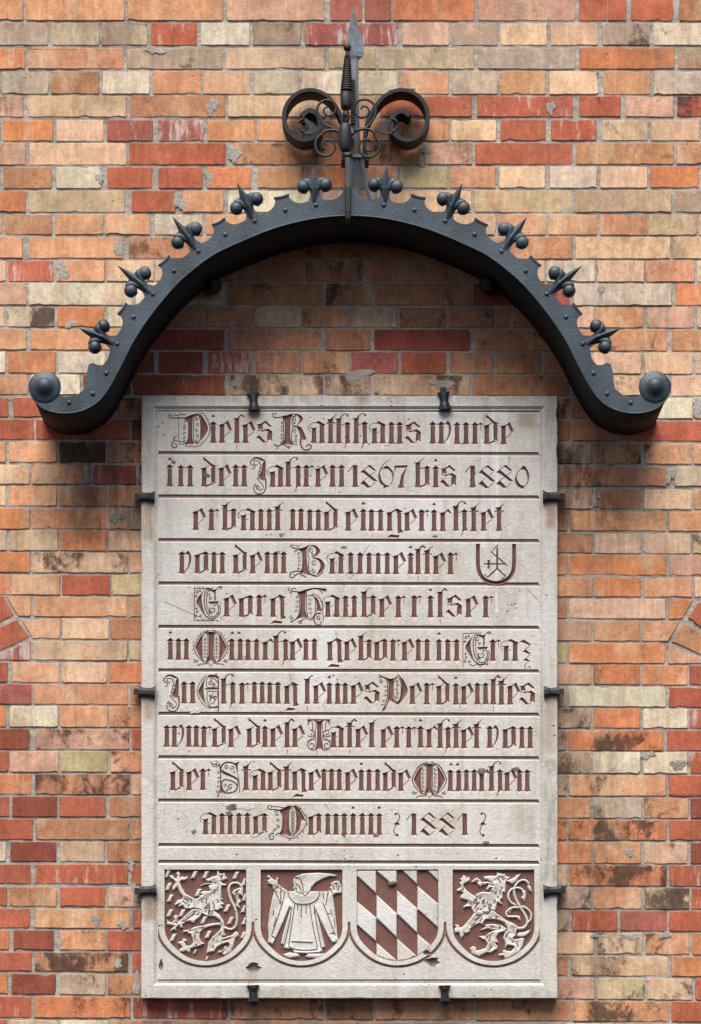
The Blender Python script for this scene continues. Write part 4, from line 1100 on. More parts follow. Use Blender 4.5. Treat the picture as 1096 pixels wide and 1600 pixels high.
def add_ledge(vf, va, LG):
    n = len(vf[0])
    vf[0].extend([(IU0, va + slope(IU0), -2.1), (IU1, va + slope(IU1), -2.1), (IU1, va + LG + slope(IU1), 0), (IU0, va + LG + slope(IU0), 0)])
    vf[1].append([n + 3, n + 2, n + 1, n])
for li, (yb, y0, sheets) in enumerate(LINES):
    top, bot = RULES[li], RULES[li + 1]
    va = top + 2.1; vb = bot + 2.1
    LG = 1.9
    dom = [(IU0, va + LG + slope(IU0)), (IU1, va + LG + slope(IU1)), (IU1, vb + slope(IU1)), (IU0, vb + slope(IU0))]
    shapes, names = [], []
    lim = vb - 0.4
    for x0, items in sheets:
        for it in items:
            ch = it[0]
            if ch[0] == '*':
                f, l = capital(ch[1:])
                place = lambda p: (x0 + p[0] / Z5, min(y0 + p[1] / Z5, lim + slope(x0 + p[0] / Z5)))
                s = letter_shape(f, l, place, (1.3 if ch != '*mark' else 1.12) / Z5)
                names.append('makers_mark' if ch == '*mark' else 'ornate_capital')
                s.update(level=-3.8, lip=.5, slope=1.15, pri=2, w=2.3)
            else:
                X = x0 + it[1] / Z5
                dx = (it[2] - it[1]) / Z5 if len(it) > 2 else None
                pl, ln = glyph(ch, dx)
                base = yb + (X - 250) * 0.0034 - .3
                jr = random.Random(li * 997 + it[1])
                jx, jy, js = jr.uniform(-.25, .25), jr.uniform(-.35, .35), jr.uniform(.985, 1.015)
                place = lambda p: (X + jx + p[0] + jr.uniform(-.12, .12), min(base + jy - p[1] * js + jr.uniform(-.12, .12), lim))
                s = letter_shape(pl, ln, place)
                names.append('ornament' if ch == '~' else 'letter')
                s.update(level=-3.4, lip=.4, slope=1.1, pri=2, w=2.6)
                if ch == 'I': s['bare'] = True
            shapes.append(s)
    # painted rule at the foot of the panel
    r0 = bot - 2.9
    shapes.append(dict(polys=[[(IU0 + 1, r0 + slope(IU0)), (IU1 - 2.5, r0 + slope(IU1)), (IU1 - .3, vb + .2 + slope(IU1)), (IU0 + .3, vb + .2 + slope(IU0))]], level=-2.1, flat=True, pri=1))
    names.append('rule')
    for ck in CRACKS:
        if va + 2 < ck[0][1] < vb - 2:
            shapes.append(dict(lines=[([(u, min(v, vb - .6)) for u, v in ck], 1.0, .5)], level=-1.2, lip=.5, slope=1.5, pri=3)); names.append('crack')
    out = carve(dom, shapes)
    add_ledge(out[0], va, LG)
    v3, f3 = lift(out[0], PD)
    panel = put('inscription_panel', mesh('inscription_panel', v3, f3), M_STONE, plaque)
    for c, vf in out.items():
        if c == 0: continue
        v3, f3 = lift(vf, PD)
        nm = names[c - 1]
        if nm == 'rule':
            me = mesh('rule', v3, f3, [M_RULE, M_STONE])
            me.polygons.foreach_set('material_index', [1 if p.normal.z > .35 else 0 for p in me.polygons])
            put('rule', me, None, panel)
        else:
            me = mesh(nm, v3, f3)
            if not shapes[c - 1].get('bare') and nm != 'crack':
                me.materials.append(M_PAINT); me.materials.append(M_WORN)
                me.polygons.foreach_set('material_index', [1 if p.normal.z > (.42 if nm == 'letter' else 2) else 0 for p in me.polygons])
            put(nm, me, M_STONE if shapes[c - 1].get('bare') else (M_CHIP if nm == 'crack' else M_PAINT), panel)

# plain strip between the last line and the shields, with its rule
va, vb = RULES[10] + 2.1, RULES[11] + 2.1
LG = 1.9
dom = [(IU0, va + LG + slope(IU0)), (IU1, va + LG + slope(IU1)), (IU1, vb + slope(IU1)), (IU0, vb + slope(IU0))]
r0 = RULES[11] - 2.9
out = carve(dom, [dict(polys=[[(IU0 + 1, r0 + slope(IU0)), (IU1 - 2.5, r0 + slope(IU1)), (IU1 - .3, vb + .2 + slope(IU1)), (IU0 + .3, vb + .2 + slope(IU0))]], level=-2.1, flat=True)])
add_ledge(out[0], va, LG)
v3, f3 = lift(out[0], PD)
panel = put('plain_strip', mesh('plain_strip', v3, f3), M_STONE, plaque)
v3, f3 = lift(out[1], PD)
me = mesh('rule', v3, f3, [M_RULE, M_STONE])
me.polygons.foreach_set('material_index', [1 if p.normal.z > .35 else 0 for p in me.polygons])
put('rule', me, None, panel)
# sliver above the first line
dom = [(IU0, IV0), (IU1, IV0), (IU1, RULES[0] + 2.1 + slope(IU1)), (IU0, RULES[0] + 2.1 + slope(IU0))]
v3, f3 = lift(([(u, v, h) for (u, v), h in zip(dom, (0, 0, -2.1, -2.1))], [[3, 2, 1, 0]]), PD)
me = mesh('rule', v3, f3)
put('rule', fixn(me), M_RULE, plaque)
# --- the four shields: drawn on 7.307x sheets
K7 = 1096 / 150
ORG = [(245.0, 1345.0, -1), (393.0, 1345.0, 16), (545.0, 1345.0, 2), (697.0, 1345.0, -12)]
FIELD = [(90, 102), (1024, 102), (1024, 770), (1004, 868), (930, 972), (800, 1080), (680, 1131), (556, 1148), (430, 1131), (312, 1080), (186, 972), (112, 868), (90, 770)]
OUTER = [(20, 42), (1086, 42), (1086, 770), (1062, 884), (985, 1002), (850, 1116), (700, 1180), (556, 1200), (410, 1180), (262, 1116), (128, 1002), (48, 884), (20, 770)]
def mk(o, dxs):
    return lambda p: (o[0] + (p[0] + dxs) / K7, o[1] + p[1] / K7)
LION1 = dict(polys=[
 [(555, 215), (600, 200), (650, 180), (690, 170), (690, 122), (705, 112), (715, 142), (735, 152), (775, 140), (782, 175), (812, 205), (770, 225), (730, 235), (755, 260), (805, 270), (780, 290), (745, 292), (738, 340), (740, 430), (758, 440), (730, 452), (768, 490), (768, 506), (738, 508), (758, 540), (720, 560), (700, 570), (660, 560), (620, 640), (560, 630), (510, 600), (500, 560), (430, 540), (440, 440), (490, 420), (484, 402), (520, 390), (498, 372), (530, 345), (580, 352), (620, 342), (662, 322), (650, 300), (630, 290), (640, 260), (620, 235), (585, 245)],
 [(590, 290), (620, 278), (662, 290), (672, 320), (640, 346), (610, 336)],
 [(440, 440), (330, 380), (290, 310), (265, 250), (285, 230), (330, 226), (356, 200), (345, 175), (315, 195), (290, 175), (265, 200), (268, 150), (250, 120), (220, 145), (237, 170), (225, 208), (200, 195), (180, 165), (148, 170), (155, 200), (195, 225), (215, 255), (180, 300), (180, 335), (202, 340), (235, 300), (265, 370), (300, 410), (290, 440), (240, 450), (203, 500), (215, 515), (262, 490), (245, 532), (300, 515), (320, 548), (380, 552), (430, 540)],
 [(500, 560), (440, 550), (400, 560), (330, 620), (260, 690), (236, 690), (242, 630), (215, 620), (190, 640), (202, 680), (170, 710), (130, 690), (112, 660), (120, 700), (113, 732), (165, 742), (202, 745), (160, 790), (163, 812), (190, 792), (222, 800), (226, 770), (250, 742), (270, 770), (302, 765), (292, 735), (330, 700), (380, 692), (420, 718), (452, 680), (500, 640), (522, 600)],
 [(560, 630), (640, 560), (720, 620), (765, 690), (777, 760), (772, 830), (792, 850), (760, 867), (744, 855), (750, 882), (860, 852), (900, 808), (930, 820), (937, 855), (900, 890), (882, 960), (852, 1040), (800, 1072), (770, 1086), (750, 1060), (698, 1052), (708, 1030), (760, 1020), (770, 988), (790, 974), (810, 1000), (832, 960), (810, 938), (740, 960), (690, 992), (660, 1037), (620, 1046), (568, 1060), (580, 1000), (590, 940), (640, 870), (720, 800), (742, 740), (720, 680), (660, 640)],
 [(742, 745), (720, 708), (640, 715), (520, 740), (430, 760), (370, 788), (298, 800), (310, 818), (350, 815), (358, 837), (390, 840), (395, 860), (410, 890), (415, 940), (390, 970), (340, 975), (322, 930), (347, 920), (342, 900), (305, 888), (290, 920), (238, 930), (250, 950), (280, 970), (290, 1000), (263, 1010), (258, 1036), (300, 1042), (340, 1030), (365, 1057), (387, 1030), (387, 1010), (440, 990), (510, 970), (547, 945), (510, 928), (490, 880), (490, 830), (540, 775), (600, 757), (680, 742)],
 [(955, 305), (984, 350), (988, 412), (950, 390), (930, 372), (945, 430), (964, 470), (938, 500), (958, 548), (903, 520), (915, 460), (890, 400), (858, 372), (880, 338)]],
 lines=[(sm([(765, 762), (800, 776), (850, 785), (895, 760), (916, 700), (914, 620), (890, 530), (850, 450), (826, 370), (826, 310), (850, 268), (900, 254), (948, 270), (974, 310), (972, 350)], 3), 30, 26), (sm([(500, 287), (560, 264), (640, 266)], 3), 8, 15)])
LION1_L = [[(560, 460), (580, 500), (560, 520)], [(600, 470), (590, 520), (610, 540)], [(640, 460), (660, 510), (650, 540)], [(540, 540), (570, 530), (590, 545)], [(610, 570), (590, 600), (615, 610)], [(640, 580), (625, 620)], [(320, 430), (360, 440), (350, 470)], [(380, 430), (400, 470)], [(300, 460), (340, 490)], [(690, 430), (700, 480)], [(300, 690), (370, 650)], [(430, 600), (380, 640)], [(700, 290), (690, 340)], [(650, 240), (680, 260)], [(690, 900), (700, 930)], [(760, 910), (840, 880)], [(430, 840), (440, 900)], [(440, 820), (480, 810)], [(920, 340), (900, 380)], [(940, 400), (930, 440)], [(720, 170), (745, 180)], [(510, 450), (530, 470)]]
LION4 = dict(polys=[
 [(445, 180), (520, 172), (590, 175), (603, 130), (622, 150), (640, 140), (655, 158), (682, 148), (700, 178), (748, 190), (725, 215), (700, 250), (697, 300), (692, 367), (667, 362), (662, 437), (640, 440), (640, 470), (664, 502), (600, 480), (590, 530), (582, 572), (545, 570), (480, 590), (420, 602), (335, 602), (308, 550), (330, 470), (380, 420), (348, 395), (385, 372), (440, 355), (500, 362), (560, 350), (520, 340), (542, 315), (562, 270), (530, 245), (490, 220), (453, 215)],
 [(500, 270), (530, 282), (567, 290), (560, 312), (520, 310), (490, 337), (473, 325), (490, 300)],
 [(298, 247), (340, 210), (362, 193), (400, 215), (420, 245), (480, 238), (560, 260), (567, 282), (480, 264), (440, 277), (410, 297), (380, 275), (365, 242)],
 [(690, 235), (790, 195), (820, 165), (870, 150), (852, 185), (820, 235), (770, 270), (730, 247)],
 [(330, 470), (370, 420), (300, 380), (240, 330), (215, 290), (225, 265), (282, 235), (288, 215), (275, 180), (250, 205), (240, 175), (208, 165), (200, 195), (173, 205), (190, 235), (168, 255), (185, 290), (180, 310), (143, 325), (138, 350), (180, 352), (190, 345), (215, 375), (178, 405), (180, 432), (220, 445), (260, 455), (270, 480), (218, 520), (213, 537), (300, 527), (310, 552)],
 [(335, 600), (300, 650), (250, 710), (200, 760), (166, 765), (162, 735), (113, 730), (130, 760), (108, 790), (118, 827), (165, 820), (175, 860), (190, 892), (222, 850), (215, 825), (250, 837), (292, 810), (290, 785), (340, 740), (400, 710), (430, 738), (447, 700), (470, 672), (560, 672), (620, 682), (680, 712), (714, 760), (712, 800), (690, 820), (668, 880), (690, 940), (690, 1002), (720, 965), (780, 975), (800, 990), (760, 1037), (700, 1032), (690, 1015), (658, 1030), (670, 1055), (613, 1070), (620, 1092), (670, 1087), (690, 1122), (740, 1105), (790, 1077), (852, 1040), (892, 970), (912, 890), (880, 883), (800, 905), (783, 882), (810, 860), (820, 800), (850, 765), (790, 720), (700, 680), (600, 610), (560, 568), (480, 580)],
 [(705, 775), (640, 737), (560, 725), (480, 728), (453, 735), (470, 755), (403, 792), (430, 795), (500, 780), (530, 792), (620, 782), (560, 800), (500, 830), (470, 858), (388, 865), (430, 900), (460, 907), (490, 950), (470, 1000), (420, 1015), (365, 1030), (352, 985), (320, 978), (288, 1000), (305, 1040), (308, 1062), (350, 1077), (390, 1097), (420, 1080), (480, 1050), (530, 1052), (600, 1010), (607, 985), (575, 938), (612, 940), (590, 880), (620, 830), (690, 808)],
 [(825, 850), (850, 822), (900, 820), (985, 788), (962, 832), (925, 862), (895, 872), (840, 872)],
 [(950, 265), (985, 300), (998, 362), (965, 345), (945, 305)], [(880, 318), (925, 350), (930, 410), (915, 474), (870, 425), (895, 395), (880, 350)], [(820, 625), (862, 640), (866, 688), (840, 672), (815, 650)]],
 lines=[(sm([(835, 775), (900, 768), (942, 720), (936, 660), (900, 590), (850, 510), (810, 430), (792, 350), (812, 280), (860, 232), (920, 226), (965, 270)], 3), 32, 26), (sm([(945, 715), (984, 670), (984, 600), (935, 545), (880, 518)], 3), 20, 24),
        (sm([(890, 330), (830, 312), (760, 332), (727, 400), (750, 470), (815, 512)], 3), 28, 24), (sm([(850, 535), (770, 540), (706, 590), (720, 636), (790, 640), (845, 640)], 3), 26, 26), (sm([(740, 600), (748, 575), (770, 560)], 3), 14, 8)])
LION4_L = [[(330, 490), (350, 460), (370, 440)], [(340, 540), (370, 490), (400, 470)], [(350, 580), (390, 530)], [(440, 440), (460, 490)], [(480, 460), (500, 500)], [(520, 480), (500, 540), (530, 560)], [(430, 580), (480, 600), (520, 570)], [(560, 480), (580, 440)], [(600, 400), (620, 420)], [(340, 680), (420, 620)], [(400, 690), (430, 650)], [(500, 640), (540, 650)], [(580, 660), (600, 640)], [(620, 330), (640, 380)], [(610, 200), (640, 240)], [(660, 190), (680, 220)], [(520, 860), (500, 920)], [(520, 940), (525, 980)], [(700, 870), (715, 840)], [(790, 780), (780, 820)], [(820, 930), (840, 980)], [(300, 750), (350, 700)], [(640, 290), (660, 320)]]
MONK = dict(polys=[
 [(465, 210), (500, 175), (560, 152), (650, 142), (760, 138), (880, 148), (960, 165), (950, 180), (880, 182), (800, 210), (720, 255), (670, 310), (655, 352), (640, 385), (560, 405), (500, 382), (472, 345), (478, 330), (458, 318), (472, 290), (460, 250)],
 [(400, 350), (480, 352), (500, 380), (560, 400), (640, 380), (660, 352), (770, 350), (850, 350), (880, 338), (878, 305), (900, 288), (890, 260), (930, 235), (978, 230), (1002, 270), (1022, 330), (1010, 372), (950, 376), (915, 400), (937, 560), (957, 760), (966, 860), (977, 905), (950, 930), (905, 936), (860, 860), (780, 700), (712, 530), (722, 570), (762, 720), (792, 850), (827, 985), (792, 996), (792, 1032), (770, 1050), (620, 1062), (480, 1056), (440, 1002), (380, 1006), (348, 990), (355, 960), (323, 950), (340, 860), (380, 720), (432, 540), (420, 530), (350, 700), (260, 880), (230, 957), (173, 930), (180, 870), (173, 750), (190, 600), (225, 420), (250, 340), (230, 315), (225, 285), (178, 265), (163, 225), (192, 212), (160, 180), (185, 163), (220, 205), (242, 217), (262, 230), (270, 195), (292, 195), (285, 265), (320, 290), (342, 310)],
 [(345, 1072), (420, 1048), (525, 1065), (532, 1097), (420, 1112), (380, 1102)], [(598, 1097), (640, 1062), (822, 1060), (780, 1092), (740, 1112), (640, 1107)]], lines=[])
MONK_L = [[(480, 200), (520, 190), (555, 230), (572, 290), (575, 390)], [(400, 352), (420, 410), (460, 465), (520, 492), (620, 492), (690, 470), (740, 430), (765, 355)], [(478, 495), (455, 650), (420, 880), (412, 960), (440, 998), (550, 1020), (700, 1015), (735, 1000), (720, 900), (680, 700), (648, 495)],
          [(440, 545), (420, 700), (378, 880), (358, 985)], [(710, 545), (725, 700), (760, 880), (782, 1000)], [(440, 920), (690, 930)], [(510, 500), (512, 560)], [(555, 500), (552, 640)], [(608, 500), (610, 600)], [(320, 300), (318, 490)], [(345, 450), (280, 660), (212, 850)], [(800, 470), (850, 600), (945, 850)], [(215, 855), (262, 880)], [(875, 835), (930, 815)],
          [(255, 345), (320, 490)], [(862, 350), (832, 500)], [(250, 318), (300, 290)], [(488, 262), (505, 270), (515, 262)], [(480, 320), (505, 318)], [(500, 345), (540, 372), (565, 370)], [(525, 280), (545, 310), (548, 350)], [(360, 350), (350, 440)], [(800, 360), (810, 430)], [(880, 310), (915, 380)], [(920, 290), (930, 330)], [(950, 250), (955, 300)], [(985, 290), (970, 350)],
          [(240, 560), (230, 620)], [(265, 640), (235, 750)], [(890, 550), (900, 620)], [(930, 640), (940, 760)], [(585, 400), (640, 370)], [(700, 500), (705, 600)]]
LOZ = [[(92, 112), (313, 112), (313, 378), (92, 176)], [(92, 464), (313, 652), (313, 925), (92, 734)], [(330, 112), (548, 112), (548, 255), (530, 270), (480, 262), (322, 128)], [(318, 392), (548, 604), (548, 878), (318, 660)], [(318, 940), (535, 1128), (540, 1146), (430, 1129), (318, 1082)],
       [(612, 112), (781, 112), (781, 272)], [(552, 340), (781, 546), (781, 828), (552, 612)], [(552, 890), (770, 1084), (680, 1129), (556, 1146)], [(898, 112), (1021, 112), (1021, 226)], [(785, 288), (1021, 492), (1021, 768), (785, 556)], [(785, 838), (905, 940), (932, 962), (880, 1030), (800, 1078), (785, 1080)]]
BIL = [(430, 162, 1), (560, 162, 1), (905, 168, 1), (135, 298, 1), (155, 430, 1), (475, 365, 1), (150, 600, 1), (290, 600, 1), (805, 545, 1), (540, 680, 1), (845, 685, 1), (188, 880, 1), (590, 845, 1), (122, 152, 1), (1000, 552, 1), (1003, 245, 1), (1010, 420, 1), (1008, 690, 1), (992, 850, .9), (440, 1040, .55), (575, 1112, .5)]

va = RULES[11] + 2.1
LG = 1.9
dom = [(IU0, va + LG + slope(IU0)), (IU1, va + LG + slope(IU1)), (IU1, IV1 - 2.2), (IU0, IV1 - 2.2)]
shapes, info = [], []
def add(nm, shield, mat, **kw):
    shapes.append(kw); info.append((nm, shield, mat))
FL, CH = -4.2, -0.5
def tufts(D, L, n, seed):
    """short curved chisel strokes that model mane, muscles and fur"""
    R_ = random.Random(seed); out = list(L)
    big = sorted(D['polys'], key=lambda p: -len(p))[:6]
    k = 0
    while k < n:
        p = big[R_.randrange(len(big))]
        xs_ = [q[0] for q in p]; ys_ = [q[1] for q in p]
        x, y = R_.uniform(min(xs_), max(xs_)), R_.uniform(min(ys_), max(ys_))
        an = R_.uniform(-.6, .6) + 2.2
        ln_ = R_.uniform(22, 46)
        a = (x, y); b = (x + ln_ * math.cos(an) * .5 + R_.uniform(-7, 7), y + ln_ * math.sin(an) * .5); c = (x + ln_ * math.cos(an), y + ln_ * math.sin(an))
        if inside(np.array([a, b, c, (a[0] + 12, a[1]), (a[0] - 12, a[1]), (c[0] + 12, c[1]), (c[0] - 12, c[1])]), p).all():
            out.append([a, b, c]); k += 1
    return out
for si, o in enumerate(ORG):
    m = mk(o, o[2])
    cl = lambda p: (min(max(p[0], IU0 + .3), IU1 - .3), max(p[1], va + LG + slope(p[0]) + .4))
    add('shield', si, M_STONE, polys=[[cl(m(p)) for p in OUTER[:2]] + [cl(m(p)) for p in sm(OUTER[2:], 3)]], level=0.9, z0=0.0, lip=.5, slope=.8, raised=True, pri=2, w=1.0)
    low = sm([(6, 700)] + [(x + (-13 if x < 500 else 13 if x > 600 else 0), y + 13) for x, y in OUTER[2:][::-1]][0:] + [(1100, 700)], 3)
    add('shield_groove', si, M_RULE, lines=[([cl(m(p)) for p in low], 4.2)], level=-2.6, lip=.6, slope=1.5, pri=1)
    fld = [m(p) for p in FIELD[:3]] + [m(p) for p in sm(FIELD[2:], 3)][1:]
    add('field', si, M_FIELD, polys=[fld], level=FL, lip=9, slope=2, pri=3, w=1.0)
    kw = dict(level=CH + .5, z0=FL, lip=2.2, slope=1.1, raised=True, w=1.7)
    tr = lambda D: dict(polys=[[m(p) for p in q] for q in D['polys']], lines=[([m(p) for p in l[0]],) + tuple(w / K7 for w in l[1:]) for l in D['lines']])
    def eng(L): return [([m(p) for p in sm(l, 3)], 1.15) for l in L]
    if si == 0:
        for cx, cy, k in BIL:
            q = [(cx + k * a, cy + k * b) for a, b in ((-4, -42), (42, -42), (4, 42), (-42, 42))]
            q = [(min(max(x, 94), 1020), y) for x, y in q]
            add('billet', si, M_STONE, polys=[[m(p) for p in q]], pri=4, **kw)
        add('lion', si, M_STONE, pri=5, **tr(LION1), **kw)
        add('engraved_lines', si, M_PAINT, lines=eng(tufts(LION1, LION1_L, 26, 3)), level=CH - .9, z0=CH + .3, lip=.4, slope=1.5, pri=6)
    if si == 1:
        add('monk', si, M_STONE, pri=5, **tr(MONK), **kw)
        add('engraved_lines', si, M_PAINT, lines=eng(MONK_L), level=CH - .9, z0=CH + .3, lip=.4, slope=1.5, pri=6)
    if si == 2:
        for q in LOZ:
            add('lozenge', si, M_STONE, polys=[[m((p[0], p[1])) for p in q]], pri=5, **kw)
    if si == 3:
        add('lion', si, M_STONE, pri=5, **tr(LION4), **kw)
        add('engraved_lines', si, M_PAINT, lines=eng(tufts(LION4, LION4_L, 26, 4)), level=CH - .9, z0=CH + .3, lip=.4, slope=1.5, pri=6)
def blot(cx, cy, rx, ry, seed):
    R_ = random.Random(seed)
    return [(cx + rx * R_.uniform(.55, 1.15) * math.cos(2 * math.pi * i / 15), cy + ry * R_.uniform(.55, 1.15) * math.sin(2 * math.pi * i / 15)) for i in range(15)]
for i, (cx, cy, rx, ry) in enumerate(((395, 1513, 14, 9), (251.5, 1508, 4, 10), (676, 1502, 13, 8), (668, 1490, 7, 5))):
    add('chipped_hollow', None, M_CHIP, polys=[blot(cx, cy, rx, ry, 70 + i), blot(cx + 2, cy + 1, rx * .55, ry * .5, 90 + i)], level=-4.5, lip=.3, slope=1.0, pri=7, w=1.4)
out = carve(dom, shapes)
add_ledge(out[0], va, LG)
v3, f3 = lift(out[0], PD)
spanel = put('shield_panel', mesh('shield_panel', v3, f3), M_STONE, plaque)
SHL = ['shield with a crowned lion rampant among small tilted billets', 'shield with a hooded monk spreading his arms', 'shield of slanting lozenges', 'shield with a lion rampant and a forked looping tail']
shields = {}
for c in sorted(out):
    if c and info[c - 1][0] == 'shield':
        v3, f3 = lift(out[c], PD)
        shields[info[c - 1][1]] = tag(put('shield', mesh('shield', v3, f3), M_STONE, plaque), SHL[info[c - 1][1]])
for c in sorted(out):
    if not c or info[c - 1][0] == 'shield': continue
    nm, si, mat = info[c - 1]
    v3, f3 = lift(out[c], PD)
    put(nm, mesh(nm, v3, f3), mat, spanel if si is None else shields[si])
# lower rule of the shield panel
v3, f3 = lift(([(IU0, IV1 - 2.2, 0), (IU1, IV1 - 2.2, 0), (IU1, IV1 - 2.0, -2.2), (IU0, IV1 - 2.0, -2.2), (IU1, IV1 - .2, -2.2), (IU0, IV1 - .2, -2.2), (IU1, IV1 + .01, 0), (IU0, IV1 + .01, 0)], [[0, 1, 2, 3], [3, 2, 4, 5], [5, 4, 6, 7]]), PD)
put('rule', mesh('rule', v3, f3), M_RULE, spanel)

# chips knocked out of the face: shallow ragged scabs of broken stone
def chip(cx, cy, rx, ry, seed, mat=None, h=0.5):
    R_ = random.Random(seed); n = 16
    rad = [R_.uniform(.6, 1.15) for _ in range(n)]
    vs_ = [(cx, cy, h + R_.uniform(-.3, .4))]
    for k, hh in ((.6, h), (1.0, 0.12), (1.0, -1.0)):
        for i in range(n):
            an = 2 * math.pi * i / n
            vs_.append((cx + rx * rad[i] * k * math.cos(an), cy + ry * rad[i] * k * math.sin(an), hh + (R_.uniform(-.35, .35) if hh == h else 0)))
    fs = [[0, 1 + i, 1 + (i + 1) % n] for i in range(n)]
    for b in (1, 1 + n):
        fs += [[b + i, b + n + i, b + n + (i + 1) % n, b + (i + 1) % n] for i in range(n)]
    v3, f3 = lift((vs_, fs), PD)
    put('stone_chip', fixn(mesh('stone_chip', v3, f3)), mat or M_CHIP, plaque)
for i, q in enumerate(((303, 1300, 5, 4.5), (362, 1262, 10, 6), (384, 1262, 16, 7), (358, 1271, 6, 4), (324, 743, 6, 4), (304, 1111, 11, 5), (760, 1317, 6, 3), (680, 838, 5, 1.6), (538, 855, 5, 3), (440, 836, 4, 3.2), (588, 1305, 6, 3.6), (753, 1205, 9, 5), (806, 1202, 6, 4), (271, 722, 4, 4), (363, 1334, 2, 1.4), (370, 1335, 2.4, 1.2),
                       (622, 1336, 2, 1.5), (776, 1341, 2.6, 1.2), (494, 1060, 10, 5), (240, 1450, 3, 9), (680, 1358, 3, 2.5), (613, 1380, 7, 3))):
    chip(*q, 300 + i, M_STONE if i in (2, 5, 14, 18) else None)
# ================================================================ the iron hood
HD = 0.28                        # metres the front plate stands out
MX = 547.0
hood = empty('iron_hood', P(547, 640, 0.13))
tag(hood, 'dark grey painted iron hood arching over the plaque, edged with fleur-de-lis spikes', 'canopy')
def mir(p): return (2 * MX - p[0], p[1])
INNER = [(547, 336), (510, 338.5), (475, 344), (436, 354), (400, 367), (350, 389), (330, 400), (304, 419), (276, 444), (249, 475), (227, 504), (208, 534), (194, 561.5), (183, 583), (167, 611), (150, 630), (126, 642), (98, 645.5), (71, 639.5), (55, 627), (45.5, 611)]
RIV = [(547, 317), (494, 320), (446, 328), (398, 345), (352, 366), (310, 392), (272, 423), (239, 459), (209, 495), (183, 537), (166, 583), (145, 615), (108, 629), (71, 620)]
spine = np.array(RIV[:11], float)
def spt(u, t):
    i = min(int(u), 9); f = u - i
    p1, p2 = spine[i], spine[i + 1]
    p0 = spine[i - 1] if i > 0 else np.array([2 * MX - spine[1][0], spine[1][1]])
    p3 = spine[i + 2] if i + 2 < 11 else 2 * p2 - p1
    p = 0.5 * ((2 * p1) + (-p0 + p2) * f + (2 * p0 - 5 * p1 + 4 * p2 - p3) * f * f + (-p0 + 3 * p1 - 3 * p2 + p3) * f ** 3)
    d = 0.5 * ((-p0 + p2) + 2 * (2 * p0 - 5 * p1 + 4 * p2 - p3) * f + 3 * (-p0 + 3 * p1 - 3 * p2 + p3) * f * f)
    d /= np.linalg.norm(d)
    n = np.array([d[1], -d[0]])
    if n[1] > 0.2 and u < 5: n = -n
    if n[0] > 0: n = -n if u > 1 else n
    return tuple(p + n * t)
half = [(0, 14.5), (.1, 13.5), (.15, 10), (.22, 7.4), (.33, 6), (.46, 6), (.58, 7.2), (.69, 10.4), (.76, 14.8), (.79, 18), (.775, 24), (.86, 22.4), (.93, 21.6)]
edge = []
for k in range(0, 9):                                     # crocket at even stations, fleuron at odd ones
    seq = half if k % 2 else [(1 - a, b) for a, b in half[::-1]]
    if k % 2 == 0 and k > 0: edge.append(spt(k, 21.4))
    for a, b in seq:
        if not (k % 2 == 0 and a == 1 and False): edge.append(spt(k + a, b))
edge = [spt(0, 21.4)] + edge
low = [spt(9, 14.5), (171.5, 549), (168, 562), (160, 570.5), (152, 570), (145.5, 566.5), (139, 569), (136, 580), (135.5, 592), (132.5, 607), (121, 616.6), (104, 620.5), (87.5, 617), (92, 609), (95, 599), (92, 591), (83, 584), (71, 581), (57, 584), (47.5, 592), (44, 601)]
inner = sm(INNER, 4)
left = inner + low[::-1] + edge[::-1]
# drop doubled points
def dedup(p, e=.25):
    o = [p[0]]
    for q in p[1:]:
        if math.hypot(q[0] - o[-1][0], q[1] - o[-1][1]) > e: o.append(q)
    if math.hypot(o[0][0] - o[-1][0], o[0][1] - o[-1][1]) < e: o.pop()
    return o
plate_l = dedup(left)
FLE = [(1, (489, 259)), (3, (371, 286)), (5, (270, 339)), (7, (184, 415)), (9, (124, 513))]
def frame(r, tip):
    b = np.array(RIV[r], float); tp = np.array(tip, float)
    L = np.linalg.norm(tp - b); u = (tp - b) / L
    n = np.array([-u[1], u[0]])
    return lambda a, l: tuple(b + u * a + n * l), L
fl_polys = []
for r, tip in FLE:
    g, L = frame(r, tip)
    fl_polys.append([g(L, 0), g(42, 6), g(27, 8.6), g(20, 7.2), g(15, 7.4), g(11, 9.5), g(5, 12), g(5, -12), g(11, -9.5), g(15, -7.4), g(20, -7.2), g(27, -8.6), g(42, -6)])
    for s in (-1, 1):
        fl_polys.append([g(43, 2 * s), g(43, 9 * s), g(41.5, 15 * s), g(33, 19 * s), g(29, 13 * s), g(28, 9 * s), g(27, 4 * s)])
        fl_polys.append([g(30.5 + 10.4 * math.cos(a), s * (17.6 + 10.4 * math.sin(a))) for a in np.linspace(0, 2 * math.pi, 15)[:-1]])
        # hook that curls back under the ball
        hk = [g(a, s * l) for a, l in ((22, 11.5), (19.5, 13.5), (20, 19), (27, 18), (26, 13))]
        fl_polys.append(hk)
